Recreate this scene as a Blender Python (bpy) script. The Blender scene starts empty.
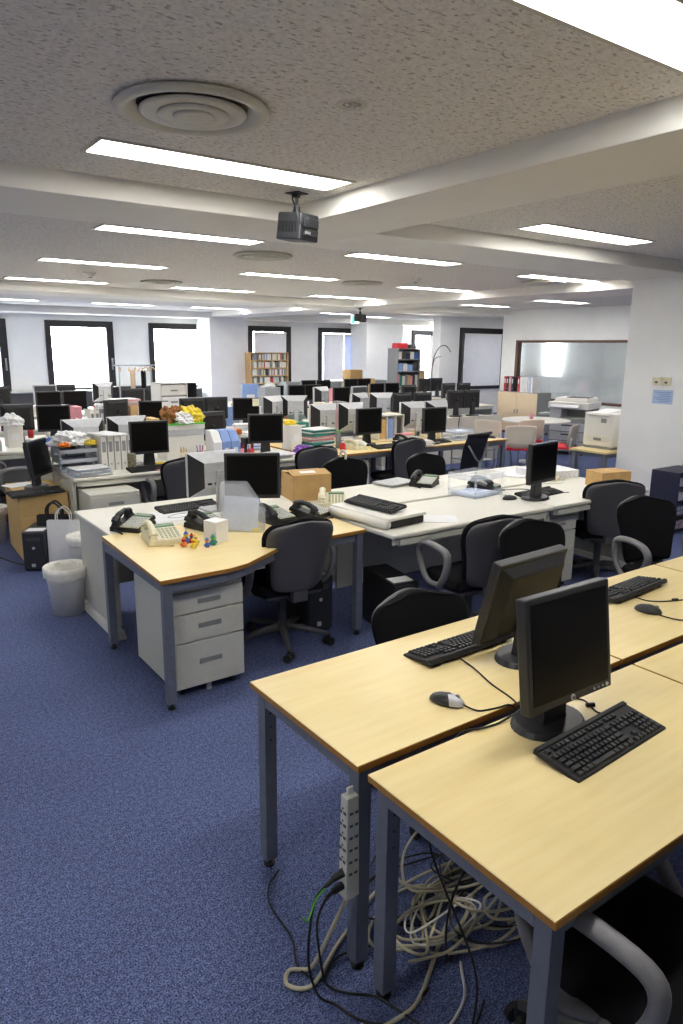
import bpy, bmesh, math, random
from mathutils import Vector, Matrix
random.seed(7)
PI = math.pi
C = bpy.context.scene.collection
SC = bpy.context.scene

# ---------------------------------------------------------------- camera, world, exposure
H = 1.8
cam_d = bpy.data.cameras.new('camera'); cam = bpy.data.objects.new('camera', cam_d); C.objects.link(cam)
yaw, pit, rol = 0.621089, 0.2264136, 0.00984781
fw = Vector((math.cos(pit)*math.sin(yaw), math.cos(pit)*math.cos(yaw), -math.sin(pit)))
rt = Vector((math.cos(yaw), -math.sin(yaw), 0)); up = rt.cross(fw)
r2 = rt*math.cos(rol) + up*math.sin(rol); u2 = -rt*math.sin(rol) + up*math.cos(rol)
cam.matrix_world = Matrix(((r2.x, u2.x, -fw.x, 0), (r2.y, u2.y, -fw.y, 0), (r2.z, u2.z, -fw.z, H), (0, 0, 0, 1)))
cam_d.sensor_fit = 'VERTICAL'; cam_d.sensor_height = 36; cam_d.lens = 712.65/1024*36
cam_d.clip_start = 0.05; cam_d.clip_end = 200
SC.camera = cam
SC.view_settings.view_transform = 'Standard'; SC.view_settings.look = 'None'
SC.view_settings.gamma = 1; SC.view_settings.use_curve_mapping = False
SC.view_settings.exposure = 1.38
SC.cycles.max_bounces = 8; SC.cycles.diffuse_bounces = 5; SC.cycles.glossy_bounces = 3
SC.cycles.transparent_max_bounces = 12; SC.cycles.caustics_reflective = False; SC.cycles.caustics_refractive = False
SC.cycles.sample_clamp_indirect = 6
w = bpy.data.worlds.new('sky'); SC.world = w; w.use_nodes = True
bg = w.node_tree.nodes['Background']; bg.inputs[0].default_value = (0.98, 0.99, 1.0, 1); bg.inputs[1].default_value = 1.0
_n = w.node_tree; _tc = _n.nodes.new('ShaderNodeTexCoord'); _sx = _n.nodes.new('ShaderNodeSeparateXYZ'); _mr = _n.nodes.new('ShaderNodeMapRange')   # bright overcast sky over darker ground
_n.links.new(_tc.outputs['Generated'], _sx.inputs[0]); _n.links.new(_sx.outputs[2], _mr.inputs[0])
for _i, _v in ((1, -.06), (2, .03), (3, 4.0), (4, 20.0)): _mr.inputs[_i].default_value = _v
_n.links.new(_mr.outputs[0], bg.inputs[1])
LAMP = 9.0     # strength of the ceiling tubes

# ---------------------------------------------------------------- materials
def lin(c):
    return tuple(((v/255)/12.92 if v/255 <= .04045 else ((v/255+.055)/1.055)**2.4) for v in c) + (1,)
def mk(name, rgb, rough=.5, metal=0., var=.08, scale=30., bump=0., spec=.5, **kw):
    m = bpy.data.materials.new(name); m.use_nodes = True; nt = m.node_tree; N = nt.nodes; L = nt.links
    b = N['Principled BSDF']; c = lin(rgb)
    b.inputs['Roughness'].default_value = rough; b.inputs['Metallic'].default_value = metal
    b.inputs['Specular IOR Level'].default_value = spec
    tc = N.new('ShaderNodeTexCoord'); no = N.new('ShaderNodeTexNoise'); no.inputs['Scale'].default_value = scale
    no.inputs['Detail'].default_value = 4
    L.new(tc.outputs['Object'], no.inputs['Vector'])
    rp = N.new('ShaderNodeValToRGB'); rp.color_ramp.elements[0].position = .3; rp.color_ramp.elements[1].position = .7
    rp.color_ramp.elements[0].color = tuple(v*(1-var) for v in c[:3]) + (1,)
    rp.color_ramp.elements[1].color = tuple(min(1, v*(1+var)) for v in c[:3]) + (1,)
    L.new(no.outputs['Fac'], rp.inputs[0]); L.new(rp.outputs[0], b.inputs['Base Color'])
    if bump:
        bp = N.new('ShaderNodeBump'); bp.inputs['Strength'].default_value = bump; bp.inputs['Distance'].default_value = .003
        L.new(no.outputs['Fac'], bp.inputs['Height']); L.new(bp.outputs[0], b.inputs['Normal'])
    for k, v in kw.items(): b.inputs[k].default_value = v
    return m
def emis(name, rgb, s):
    m = mk(name, rgb, .6); b = m.node_tree.nodes['Principled BSDF']
    b.inputs['Emission Color'].default_value = lin(rgb); b.inputs['Emission Strength'].default_value = s
    return m
def ramp2(nt, src, p0, c0, p1, c1):
    r = nt.nodes.new('ShaderNodeValToRGB'); r.color_ramp.elements[0].position = p0; r.color_ramp.elements[1].position = p1
    r.color_ramp.elements[0].color = c0; r.color_ramp.elements[1].color = c1; nt.links.new(src, r.inputs[0]); return r.outputs[0]
def mix(nt, a, b, fac, mode='MIX'):
    m = nt.nodes.new('ShaderNodeMix'); m.data_type = 'RGBA'; m.blend_type = mode
    if isinstance(fac, float): m.inputs[0].default_value = fac
    else: nt.links.new(fac, m.inputs[0])
    for i, v in ((6, a), (7, b)):
        if isinstance(v, tuple): m.inputs[i].default_value = v
        else: nt.links.new(v, m.inputs[i])
    return m.outputs[2]
def noise(nt, scale, detail=3, vec=(1, 1, 1), rough=.5):
    tc = nt.nodes.new('ShaderNodeTexCoord'); mp = nt.nodes.new('ShaderNodeMapping'); mp.inputs['Scale'].default_value = vec
    n = nt.nodes.new('ShaderNodeTexNoise'); n.inputs['Scale'].default_value = scale; n.inputs['Detail'].default_value = detail
    n.inputs['Roughness'].default_value = rough
    nt.links.new(tc.outputs['Object'], mp.inputs[0]); nt.links.new(mp.outputs[0], n.inputs['Vector']); return n.outputs['Fac']
def base(m): return m.node_tree.nodes['Principled BSDF']

def carpet_mat():
    m = mk('carpet', (70, 84, 132), .95, spec=.15); nt = m.node_tree
    f = noise(nt, 190, 2); g = noise(nt, 55, 3); h = noise(nt, 1.3, 3)
    a = ramp2(nt, f, .38, lin((51, 61, 98)), .64, lin((123, 135, 177)))
    b = ramp2(nt, g, .35, (.72, .72, .76, 1), .68, (1.2, 1.2, 1.2, 1))
    c = ramp2(nt, h, .3, (.9, .9, .9, 1), .7, (1.08, 1.08, 1.08, 1))
    col = mix(nt, mix(nt, a, b, 1., 'MULTIPLY'), c, 1., 'MULTIPLY')
    v = nt.nodes.new('ShaderNodeTexVoronoi'); v.inputs['Scale'].default_value = .9
    tc = nt.nodes.new('ShaderNodeTexCoord'); nt.links.new(tc.outputs['Object'], v.inputs['Vector'])
    sp = ramp2(nt, v.outputs['Distance'], .014, (.35, .35, .35, 1), .022, (1, 1, 1, 1))
    col = mix(nt, col, sp, 1., 'MULTIPLY')
    nt.links.new(col, base(m).inputs['Base Color'])
    bp = nt.nodes.new('ShaderNodeBump'); bp.inputs['Strength'].default_value = .5; bp.inputs['Distance'].default_value = .004
    nt.links.new(f, bp.inputs['Height']); nt.links.new(bp.outputs[0], base(m).inputs['Normal'])
    return m
def ceiling_mat():
    m = mk('rock_wool_ceiling', (205, 200, 192), .95, spec=.1); nt = m.node_tree
    f = noise(nt, 34, 3, (1, 2.0, 1), .6); g = noise(nt, 70, 2)
    a = ramp2(nt, f, .36, lin((184, 178, 170)), .42, lin((236, 232, 225)))
    b = ramp2(nt, g, .3, (.86, .86, .86, 1), .6, (1.04, 1.04, 1.04, 1))
    nt.links.new(mix(nt, a, b, 1., 'MULTIPLY'), base(m).inputs['Base Color'])
    bp = nt.nodes.new('ShaderNodeBump'); bp.inputs['Strength'].default_value = .5; bp.inputs['Distance'].default_value = .004
    nt.links.new(f, bp.inputs['Height']); nt.links.new(bp.outputs[0], base(m).inputs['Normal'])
    return m
def wood_mat(name, c0, c1, rough=.3):
    m = mk(name, c0, rough, spec=.45); nt = m.node_tree
    f = noise(nt, 5, 5, (.8, 9, 9), .5); g = noise(nt, 3, 2)
    a = ramp2(nt, f, .3, lin(c0), .72, lin(c1)); b = ramp2(nt, g, .3, (.96, .96, .95, 1), .7, (1.03, 1.03, 1.03, 1))
    nt.links.new(mix(nt, a, b, 1., 'MULTIPLY'), base(m).inputs['Base Color'])
    return m
def glass_mat(name, tint=(.95, .97, .97, 1), gloss=.12, rough=.02):
    m = bpy.data.materials.new(name); m.use_nodes = True; nt = m.node_tree; nt.nodes.clear()
    o = nt.nodes.new('ShaderNodeOutputMaterial'); t = nt.nodes.new('ShaderNodeBsdfTransparent'); t.inputs[0].default_value = tint
    g = nt.nodes.new('ShaderNodeBsdfGlossy'); g.inputs['Roughness'].default_value = rough
    x = nt.nodes.new('ShaderNodeMixShader'); x.inputs[0].default_value = gloss
    nt.links.new(t.outputs[0], x.inputs[1]); nt.links.new(g.outputs[0], x.inputs[2]); nt.links.new(x.outputs[0], o.inputs[0]); return m
def translucent(name, rgb, fac=.5, alpha=1.):
    m = mk(name, rgb, .6); nt = m.node_tree; o = nt.nodes['Material Output']; b = base(m)
    t = nt.nodes.new('ShaderNodeBsdfTranslucent'); t.inputs[0].default_value = lin(rgb)
    x = nt.nodes.new('ShaderNodeMixShader'); x.inputs[0].default_value = fac
    nt.links.new(b.outputs[0], x.inputs[1]); nt.links.new(t.outputs[0], x.inputs[2]); out = x.outputs[0]
    if alpha < 1:
        tr = nt.nodes.new('ShaderNodeBsdfTransparent'); y = nt.nodes.new('ShaderNodeMixShader'); y.inputs[0].default_value = alpha
        nt.links.new(tr.outputs[0], y.inputs[1]); nt.links.new(out, y.inputs[2]); out = y.outputs[0]
    nt.links.new(out, o.inputs[0]); return m
def print_mat(name, paper, ink, sx=60, sy=160, thr=.52):
    m = mk(name, paper, .7); nt = m.node_tree
    f = noise(nt, 1, 2, (sx, sy, sy)); a = ramp2(nt, f, thr, lin(paper), thr+.05, lin(ink))
    nt.links.new(a, base(m).inputs['Base Color']); return m

M = dict(
 carpet=carpet_mat(), ceil=ceiling_mat(), paint=mk('beam_paint', (242, 239, 231), .8, var=.02, scale=3),
 wall=mk('wall_paint', (247, 247, 245), .8, var=.02, scale=4, bump=.05), lamp=emis('lamp_diffuser', (255, 253, 250), LAMP),
 wood=wood_mat('maple_laminate', (238, 214, 152), (244, 224, 168)), edge=mk('brown_edging', (178, 126, 52), .5),
 frame=mk('slate_steel', (116, 121, 134), .42, .1, spec=.4), frame_d=mk('dark_slot', (34, 38, 46), .6),
 white=mk('warm_white_laminate', (226, 223, 210), .4, var=.03), grey=mk('putty_grey_steel', (208, 207, 195), .45, var=.03),
 greyd=mk('mid_grey_steel', (140, 142, 142), .5), dgrey=mk('dark_grey_plastic', (70, 71, 74), .5),
 shell=mk('chair_shell_grey', (80, 79, 82), .48, bump=.1, scale=300), arm=mk('armrest_grey', (122, 121, 122), .45, bump=.1, scale=300),
 fabric=mk('black_fabric', (20, 20, 23), .95, bump=.5, scale=500, spec=.2), navyfab=mk('charcoal_mesh', (38, 40, 48), .9, bump=.4, scale=400, spec=.2),
 black=mk('black_plastic', (24, 24, 26), .45), blackm=mk('matt_black_plastic', (30, 30, 32), .65), bezel=mk('monitor_bezel', (44, 45, 48), .38),
 screen=mk('dark_screen', (12, 11, 11), .3, spec=.16), screeng=mk('grey_screen', (62, 63, 68), .4, spec=.5), screenl=mk('pale_screen', (120, 124, 128), .5),
 silver=mk('silver_plastic', (198, 200, 202), .4, .15), keys=mk('black_keys', (26, 26, 29), .5), keyl=mk('grey_key_face', (40, 40, 43), .5),
 cream=mk('cream_plastic', (226, 220, 192), .45), creamd=mk('cream_keypad', (188, 190, 160), .5), lcd=mk('green_display', (120, 150, 118), .3),
 wplas=mk('white_plastic', (232, 230, 222), .4, var=.02), card=mk('cardboard', (196, 160, 106), .85, var=.06, scale=14), carddk=mk('cardboard_tan', (206, 172, 112), .85, var=.05, scale=14),
 paper=mk('paper', (238, 238, 238), .8, var=.02), bluep=mk('blue_white_paper', (206, 216, 238), .8), dark=mk('window_frame_black', (26, 25, 30), .5),
 brass=mk('frame_brown', (92, 60, 44), .5), metal=mk('bright_steel', (180, 182, 186), .3, .9), red=mk('red_fabric', (196, 24, 40), .8),
 chairw=mk('cream_chair_shell', (236, 224, 204), .5, var=.02), birch=wood_mat('birch_door', (226, 200, 164), (236, 214, 180), .45), navy=mk('navy_board', (36, 38, 62), .5),
 cordb=mk('beige_cord', (186, 180, 154), .5), cordk=mk('black_cord', (16, 16, 18), .5), cordw=mk('white_cord', (220, 220, 216), .5),
 green=mk('green_plastic', (90, 200, 60), .4), teal=mk('teal_card', (46, 128, 118), .6), pink=mk('pink_paper', (232, 160, 170), .7), purple=mk('violet_cloth', (136, 84, 178), .7),
 yellow=mk('yellow_plastic', (240, 214, 60), .45), orange=mk('orange_plastic', (232, 130, 40), .5), blue=mk('blue_plastic', (60, 110, 190), .5), pblue=mk('pale_blue_card', (140, 168, 222), .6),
 redp=mk('red_plastic', (200, 40, 48), .5), brown=mk('brown_paper', (150, 100, 54), .8), skin=mk('tan_wood', (214, 176, 120), .6),
 glass=glass_mat('window_glass'), pglass=glass_mat('partition_glass', (.92, .95, .95, 1), .09, .08), clear=translucent('clear_plastic', (232, 238, 248), .5, .2),
 blind=translucent('blind_fabric', (232, 232, 236), .1), bluebl=translucent('blue_white_blind', (206, 216, 240), .14),
 text=print_mat('printed_page', (240, 240, 240), (206, 206, 212)), poster=print_mat('leaflets', (210, 214, 230), (90, 110, 170), 30, 60, .5),
 leaf2=print_mat('coloured_leaflets', (190, 200, 214), (160, 90, 110), 40, 60, .5), notice=print_mat('blue_notice', (176, 196, 226), (120, 150, 200), 60, 60, .55),
 exitg=emis('exit_green', (40, 190, 140), .9), exitw=emis('exit_white', (235, 250, 245), 1.6), spot=mk('spot_glass', (210, 208, 200), .2, .4),
 vent=mk('diffuser_metal', (206, 202, 188), .5, var=.03), ventd=mk('diffuser_gap', (96, 92, 84), .7), cloth=mk('beige_cloth', (206, 180, 150), .9),
)
# ---------------------------------------------------------------- mesh builder
class MB:
    def __init__(s): s.v = []; s.f = []; s.mi = []; s.cur = 0; s.X = Matrix.Identity(4)
    def _a(s, vs, fs):
        n = len(s.v); s.v += [tuple(s.X @ Vector(p)) for p in vs]; s.f += [tuple(i+n for i in f) for f in fs]; s.mi += [s.cur]*len(fs); return s
    def m(s, i): s.cur = i; return s
    def t(s, X=None): s.X = X or Matrix.Identity(4); return s
    def box(s, x0, y0, z0, x1, y1, z1, tp=0, ty=None):      # tp: inset of the top
        ty = tp if ty is None else ty
        v = [(x0, y0, z0), (x1, y0, z0), (x1, y1, z0), (x0, y1, z0), (x0+tp, y0+ty, z1), (x1-tp, y0+ty, z1), (x1-tp, y1-ty, z1), (x0+tp, y1-ty, z1)]
        return s._a(v, [(0, 3, 2, 1), (4, 5, 6, 7), (0, 1, 5, 4), (1, 2, 6, 5), (2, 3, 7, 6), (3, 0, 4, 7)])
    def cb(s, cx, cy, cz, sx, sy, sz, tp=0): return s.box(cx-sx/2, cy-sy/2, cz-sz/2, cx+sx/2, cy+sy/2, cz+sz/2, tp)
    def prism(s, poly, z0, z1, inset=0):
        n = len(poly); cx = sum(p[0] for p in poly)/n; cy = sum(p[1] for p in poly)/n; k = 1-inset
        v = [(x, y, z0) for x, y in poly] + [(cx+(x-cx)*k, cy+(y-cy)*k, z1) for x, y in poly]
        return s._a(v, [tuple(range(n-1, -1, -1)), tuple(range(n, 2*n))] + [(i, (i+1) % n, n+(i+1) % n, n+i) for i in range(n)])
    def cyl(s, p0, p1, r0, r1=None, n=12):
        r1 = r0 if r1 is None else r1; p0 = Vector(p0); p1 = Vector(p1); d = (p1-p0).normalized()
        a = d.orthogonal().normalized(); b = d.cross(a)
        v = [tuple(p0+(a*math.cos(2*PI*i/n)+b*math.sin(2*PI*i/n))*r0) for i in range(n)] + [tuple(p1+(a*math.cos(2*PI*i/n)+b*math.sin(2*PI*i/n))*r1) for i in range(n)]
        return s._a(v, [tuple(range(n-1, -1, -1)), tuple(range(n, 2*n))] + [(i, (i+1) % n, n+(i+1) % n, n+i) for i in range(n)])
    def lathe(s, prof, n=24, c=(0, 0), caps=True):
        v = []; f = []
        for r, z in prof: v += [(c[0]+r*math.cos(2*PI*i/n), c[1]+r*math.sin(2*PI*i/n), z) for i in range(n)]
        for k in range(len(prof)-1): f += [(k*n+i, k*n+(i+1) % n, (k+1)*n+(i+1) % n, (k+1)*n+i) for i in range(n)]
        if caps: f += [tuple(range(n-1, -1, -1)), tuple((len(prof)-1)*n+i for i in range(n))]
        return s._a(v, f)
    def tube(s, pts, r, n=6, closed=False, flat=1., sm=0):
        P = [Vector(p) for p in pts]
        if sm:
            Q = []; k = len(P)
            for i in range(k if closed else k-1):
                a, b, c, d = (P[(i-1) % k] if closed or i > 0 else P[0]), P[i], P[(i+1) % k], (P[(i+2) % k] if closed or i+2 < k else P[-1])
                for j in range(sm):
                    t = j/sm; Q.append(.5*((2*b)+(c-a)*t+(2*a-5*b+4*c-d)*t*t+(3*b-a-3*c+d)*t**3))
            if not closed: Q.append(P[-1])
            P = Q
        k = len(P); v = []; f = []; nrm = None
        for i in range(k):
            d = (P[(i+1) % k]-P[(i-1) % k]) if closed else (P[min(i+1, k-1)]-P[max(i-1, 0)])
            d.normalize()
            if nrm is None: nrm = Vector((1, 0, 0)) if abs(d.x) < .8 else Vector((0, 0, 1))
            nrm = (nrm-d*nrm.dot(d)).normalized(); b = d.cross(nrm)
            rr = r[i*len(r)//k] if isinstance(r, list) else r
            v += [tuple(P[i]+nrm*(math.cos(2*PI*j/n)*rr*flat)+b*(math.sin(2*PI*j/n)*rr)) for j in range(n)]
        for i in range(k if closed else k-1):
            i2 = (i+1) % k; f += [(i*n+j, i*n+(j+1) % n, i2*n+(j+1) % n, i2*n+j) for j in range(n)]
        if not closed: f += [tuple(range(n-1, -1, -1)), tuple((k-1)*n+j for j in range(n))]
        return s._a(v, f)
    def panel(s, rows, thick, curve=.03, nu=8, arch=0.):   # rows: (z, halfwidth, y) ; a curved upright slab
        v = []; f = []; nr = len(rows)
        for side in (0, 1):
            for i, (z, hw, y) in enumerate(rows):
                for j in range(nu+1):
                    u = -1+2*j/nu; a = arch*(i/(nr-1))**3
                    v.append((hw*u, y+curve*u*u+side*thick*(1-.55*abs(u)**4), z-a*u*u))
        W = nu+1; o = nr*W
        for i in range(nr-1):
            for j in range(nu):
                q = (i*W+j, i*W+j+1, (i+1)*W+j+1, (i+1)*W+j); f.append(q); f.append(tuple(o+k for k in reversed(q)))
        for i in range(nr-1):
            f.append((i*W, (i+1)*W, o+(i+1)*W, o+i*W)); f.append((i*W+nu, o+i*W+nu, o+(i+1)*W+nu, (i+1)*W+nu))
        for j in range(nu):
            f.append((j, o+j, o+j+1, j+1)); t = (nr-1)*W; f.append((t+j, t+j+1, o+t+j+1, o+t+j))
        return s._a(v, f)
    def build(s, name, mats, parent=None, bevel=0., smooth=False, sub=0, seg=2):
        me = bpy.data.meshes.new(name); me.from_pydata(s.v, [], s.f)
        mats = mats if isinstance(mats, (list, tuple)) else [mats]
        for k in mats: me.materials.append(M[k] if isinstance(k, str) else k)
        me.polygons.foreach_set('material_index', s.mi)
        bm = bmesh.new(); bm.from_mesh(me); bmesh.ops.recalc_face_normals(bm, faces=bm.faces); bm.to_mesh(me); bm.free()
        if smooth or sub: me.polygons.foreach_set('use_smooth', [True]*len(me.polygons))
        o = bpy.data.objects.new(name, me); C.objects.link(o)
        if parent: o.parent = parent
        if bevel:
            b = o.modifiers.new('bevel', 'BEVEL'); b.width = bevel; b.segments = seg; b.limit_method = 'ANGLE'; b.angle_limit = .7
        if sub: q = o.modifiers.new('sub', 'SUBSURF'); q.levels = sub; q.render_levels = sub
        return o
def Tm(x=0, y=0, z=0, rz=0, rx=0, ry=0): return Matrix.Translation((x, y, z)) @ Matrix.Rotation(rz, 4, 'Z') @ Matrix.Rotation(ry, 4, 'Y') @ Matrix.Rotation(rx, 4, 'X')
def tag(o, label, cat, group=None):
    o['label'] = label; o['category'] = cat
    if group: o['group'] = group
    elif 'group' in o: del o['group']
    return o
def thing(name, label, cat, loc=(0, 0, 0), rz=0., group=None):
    o = bpy.data.objects.new(name, None); C.objects.link(o); o.location = loc; o.rotation_euler = (0, 0, rz)
    o.empty_display_size = .1
    return tag(o, label, cat, group)
def copy_tree(o, parent=None):
    c = o.copy(); C.objects.link(c)
    if parent: c.parent = parent
    for ch in list(KIDS.get(o.name, o.children)): copy_tree(ch, c)
    return c
KIDS = {}
PROTO = {}
def put(key, maker, label, cat, loc, rz=0., group=None):
    """first call builds the thing, later calls copy it with its parts"""
    if key not in PROTO: o = maker(); PROTO[key] = o; rec(o)
    else: o = copy_tree(PROTO[key])
    o.location = loc; o.rotation_euler = (0, 0, rz)
    return tag(o, label, cat, group)
def rec(o):
    bpy.context.view_layer.update()
    ch = [c for c in bpy.data.objects if c.parent == o]; KIDS[o.name] = ch
    for c in ch: rec(c)
def struct(o): o['kind'] = 'structure'; return o
# ================================================================ the room
ZC, ZB = 2.65, 2.54
X0, X1, Y0, Y1 = -3.2, 19.0, -2.2, 18.0
XG = 12.7                                   # glazed partition
struct(MB().box(X0-.2, Y0-.2, -.2, X1+.2, Y1+.4, 0).build('floor', 'carpet'))
struct(MB().prism([(X0-.2, Y0-.2), (X1+.2, Y0-.2), (X1+.2, 14.8), (13.75, 14.8), (16.85, 18.3), (X0-.2, 18.3)], ZC, ZC+.15).build('ceiling', 'ceil'))
def beam(n, x0, y0, x1, y1, zb=ZB): struct(MB().box(x0, y0, zb, x1, y1, ZC+.01).build('trim_%d' % n, 'paint', bevel=.004))
beam(1, X0, 3.95, 3.09, 4.72); beam(2, 2.49, Y0, 3.09, 3.95); beam(3, 3.09, 3.98, X1, 4.78)
beam(4, X0, 11.05, 8.14, 12.0); beam(5, 8.14, 4.78, 9.1, Y1); beam(6, 9.1, 11.3, XG, 12.3); beam(7, X0, 17.1, 8.14, Y1, 2.5); beam(8, 9.1, 17.1, 15.8, Y1, 2.5)
beam(9, 8.9, Y0, 9.8, 3.98)
struct(MB().box(X0-.2, Y0, 0, X0, Y1, ZC).build('wall_left', 'wall'))
struct(MB().box(X0-.2, Y0-.2, 0, X1, Y0, ZC).build('wall_near', 'wall'))
struct(MB().box(X1, Y0, 0, X1+.2, 14.8, ZC).build('wall_far_right', 'wall'))
# far wall with window openings
WZ0, WZ1 = .72, 2.37
WIN = [(1.85, 3.47), (4.31, 5.90), (6.81, 8.4), (9.65, 11.01), (11.97, 13.58), (15.6, 16.65)]
m = MB(); xs = [X0] + [v for a in WIN for v in a] + [16.85]
for i in range(0, len(xs), 2): m.box(xs[i], Y1, 0, xs[i+1], Y1+.3, ZC)
for a, b in WIN: m.box(a, Y1, 0, b, Y1+.3, WZ0); m.box(a, Y1, WZ1, b, Y1+.3, ZC)
struct(m.build('wall_far', 'wall'))
m = MB(); m.box(8.1, 17.15, 0, 9.17, Y1, ZC); struct(m.build('wall_pier', 'wall', bevel=.01))
struct(MB().box(13.12, 17.15, 0, 14.5, Y1, ZC).build('wall_pier', 'wall', bevel=.01))
struct(MB().prism([(13.6, 14.8), (13.75, 14.8), (16.85, 18.0), (16.7, 18.0)], 0, ZC).build('wall_added_slant', 'wall'))  # invented unseen wall; open sky behind it lights the rightmost blind
YR = 14.5                                   # the wall with the last window steps forward
m = MB(); m.box(13.58, YR, 0, 14.3, YR+.3, ZC); m.box(16.12, YR, 0, X1, YR+.3, ZC); m.box(14.3, YR, 0, 16.12, YR+.3, .7); m.box(14.3, YR, WZ1, 16.12, YR+.3, ZC)
struct(m.build('wall_return', 'wall'))
def window(n, x0, x1, y, z0, z1, fr=.13, left=True, right=True, handle=True):
    w = struct(thing('window_%d' % n, '', ''  , (0, 0, 0))); del w['label']; del w['category']
    m = MB(); t = .1
    m.box(x0, y-.05, z1-fr*1.15, x1, y+t, z1); m.box(x0, y-.05, z0, x1, y+t, z0+fr*.6)
    if left: m.box(x0, y-.05, z0+fr*.6, x0+fr, y+t, z1-fr*1.15)
    if right: m.box(x1-fr*1.3, y-.05, z0+fr*.6, x1, y+t, z1-fr*1.15)
    m.build('window_frame', 'dark', w, bevel=.006)
    MB().box(x0+fr, y+.03, z0+fr*.6, x1-fr, y+.036, z1-fr).build('window_pane', 'glass', w)
    if handle:
        h = MB(); h.box(x1-.085, y-.075, 1.22, x1-.05, y-.045, 1.5); h.box(x1-.08, y-.11, 1.36, x1-.055, y-.07, 1.5); h.build('window_handle', 'greyd', w)
    return w
for i, (a, b) in enumerate(WIN): window(i+1, a, b, Y1, WZ0, WZ1, handle=i in (0, 1, 4))
window(7, 14.3, 16.12, YR, .7, WZ1, .16, handle=False)
def blind(x0, x1, z0, z1, y, label, mat='blind', n=12):
    m = MB(); k = (z1-z0)/n
    for i in range(n): m.prism([(x0, y-.004), (x1, y-.004), (x1, y+.004), (x0, y+.004)], z0+i*k, z0+(i+1)*k)
    r = thing('window_blind', label, 'blind'); m.build('blind_fabric', mat, r); MB().box(x0, y-.02, z1, x1, y+.02, z1+.04).build('headrail', 'wplas', r)
    return r
blind(9.8, 10.83, .85, 2.16, 17.93, 'white pleated blind in the window behind the bookshelf')
blind(12.12, 12.85, .85, 2.16, 17.93, 'white banded blind on the left half of the window right of the bookshelf', n=20)
blind(12.87, 13.38, .85, 2.16, 17.93, 'plain bluish blind beside the banded blind', 'bluebl', 3)
blind(14.44, 15.9, .79, 2.18, YR-.07, 'large white blind in the rightmost window beside the glazed partition', n=16)
# glazed partition on the right, with a bright meeting room behind
GY0, GY1, GZ0, GZ1 = 5.2, 11.08, .72, 2.0
m = MB(); m.box(XG, 4.5, 0, XG+.12, 11.5, GZ0); m.box(XG, 4.5, GZ1, XG+.12, 11.5, ZC); m.box(XG, GY1, GZ0, XG+.12, 11.5, GZ1); m.box(XG, 4.5, GZ0, XG+.12, GY0, GZ1)
struct(m.build('wall_right', 'wall'))
g = struct(thing('window_8', '', '')); del g['label']; del g['category']
m = MB(); f = .05
m.box(XG-.02, GY0, GZ1-f, XG+.1, GY1, GZ1); m.box(XG-.02, GY0, GZ0, XG+.1, GY1, GZ0+f); m.box(XG-.02, GY1-f*1.4, GZ0, XG+.1, GY1, GZ1); m.box(XG-.02, GY0, GZ0, XG+.1, GY0+f, GZ1)
m.build('window_frame', 'brass', g); MB().box(XG+.04, GY0+f, GZ0+f, XG+.05, GY1-f, GZ1-f).build('window_pane', 'pglass', g)
struct(MB().box(XG+.12, 11.4, 0, X1, 11.5, ZC).build('wall_meeting_room', 'wall')); struct(MB().box(16.4, 4.6, 0, 16.5, 11.4, ZC).build('wall_meeting_room', 'wall'))
struct(MB().box(XG+.12, 4.5, 0, X1, 4.6, ZC).build('wall_meeting_room', 'wall'))
# the white column at the right edge
struct(MB().box(7.28, 3.9, 0, 8.25, 4.77, ZC).build('wall_column', 'wall', bevel=.008))
# skirting
for n, b in (('baseboard_left', (X0, Y0, 0, X0+.015, Y1, .08)), ('baseboard_far', (X0, Y1-.015, 0, 8.06, Y1, .08)), ('baseboard_right', (XG-.015, 4.5, 0, XG, 11.5, .08)), ('baseboard_column', (7.265, 3.9, 0, 7.28, 4.77, .08))):
    struct(MB().box(*b).build(n, 'greyd'))

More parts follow.
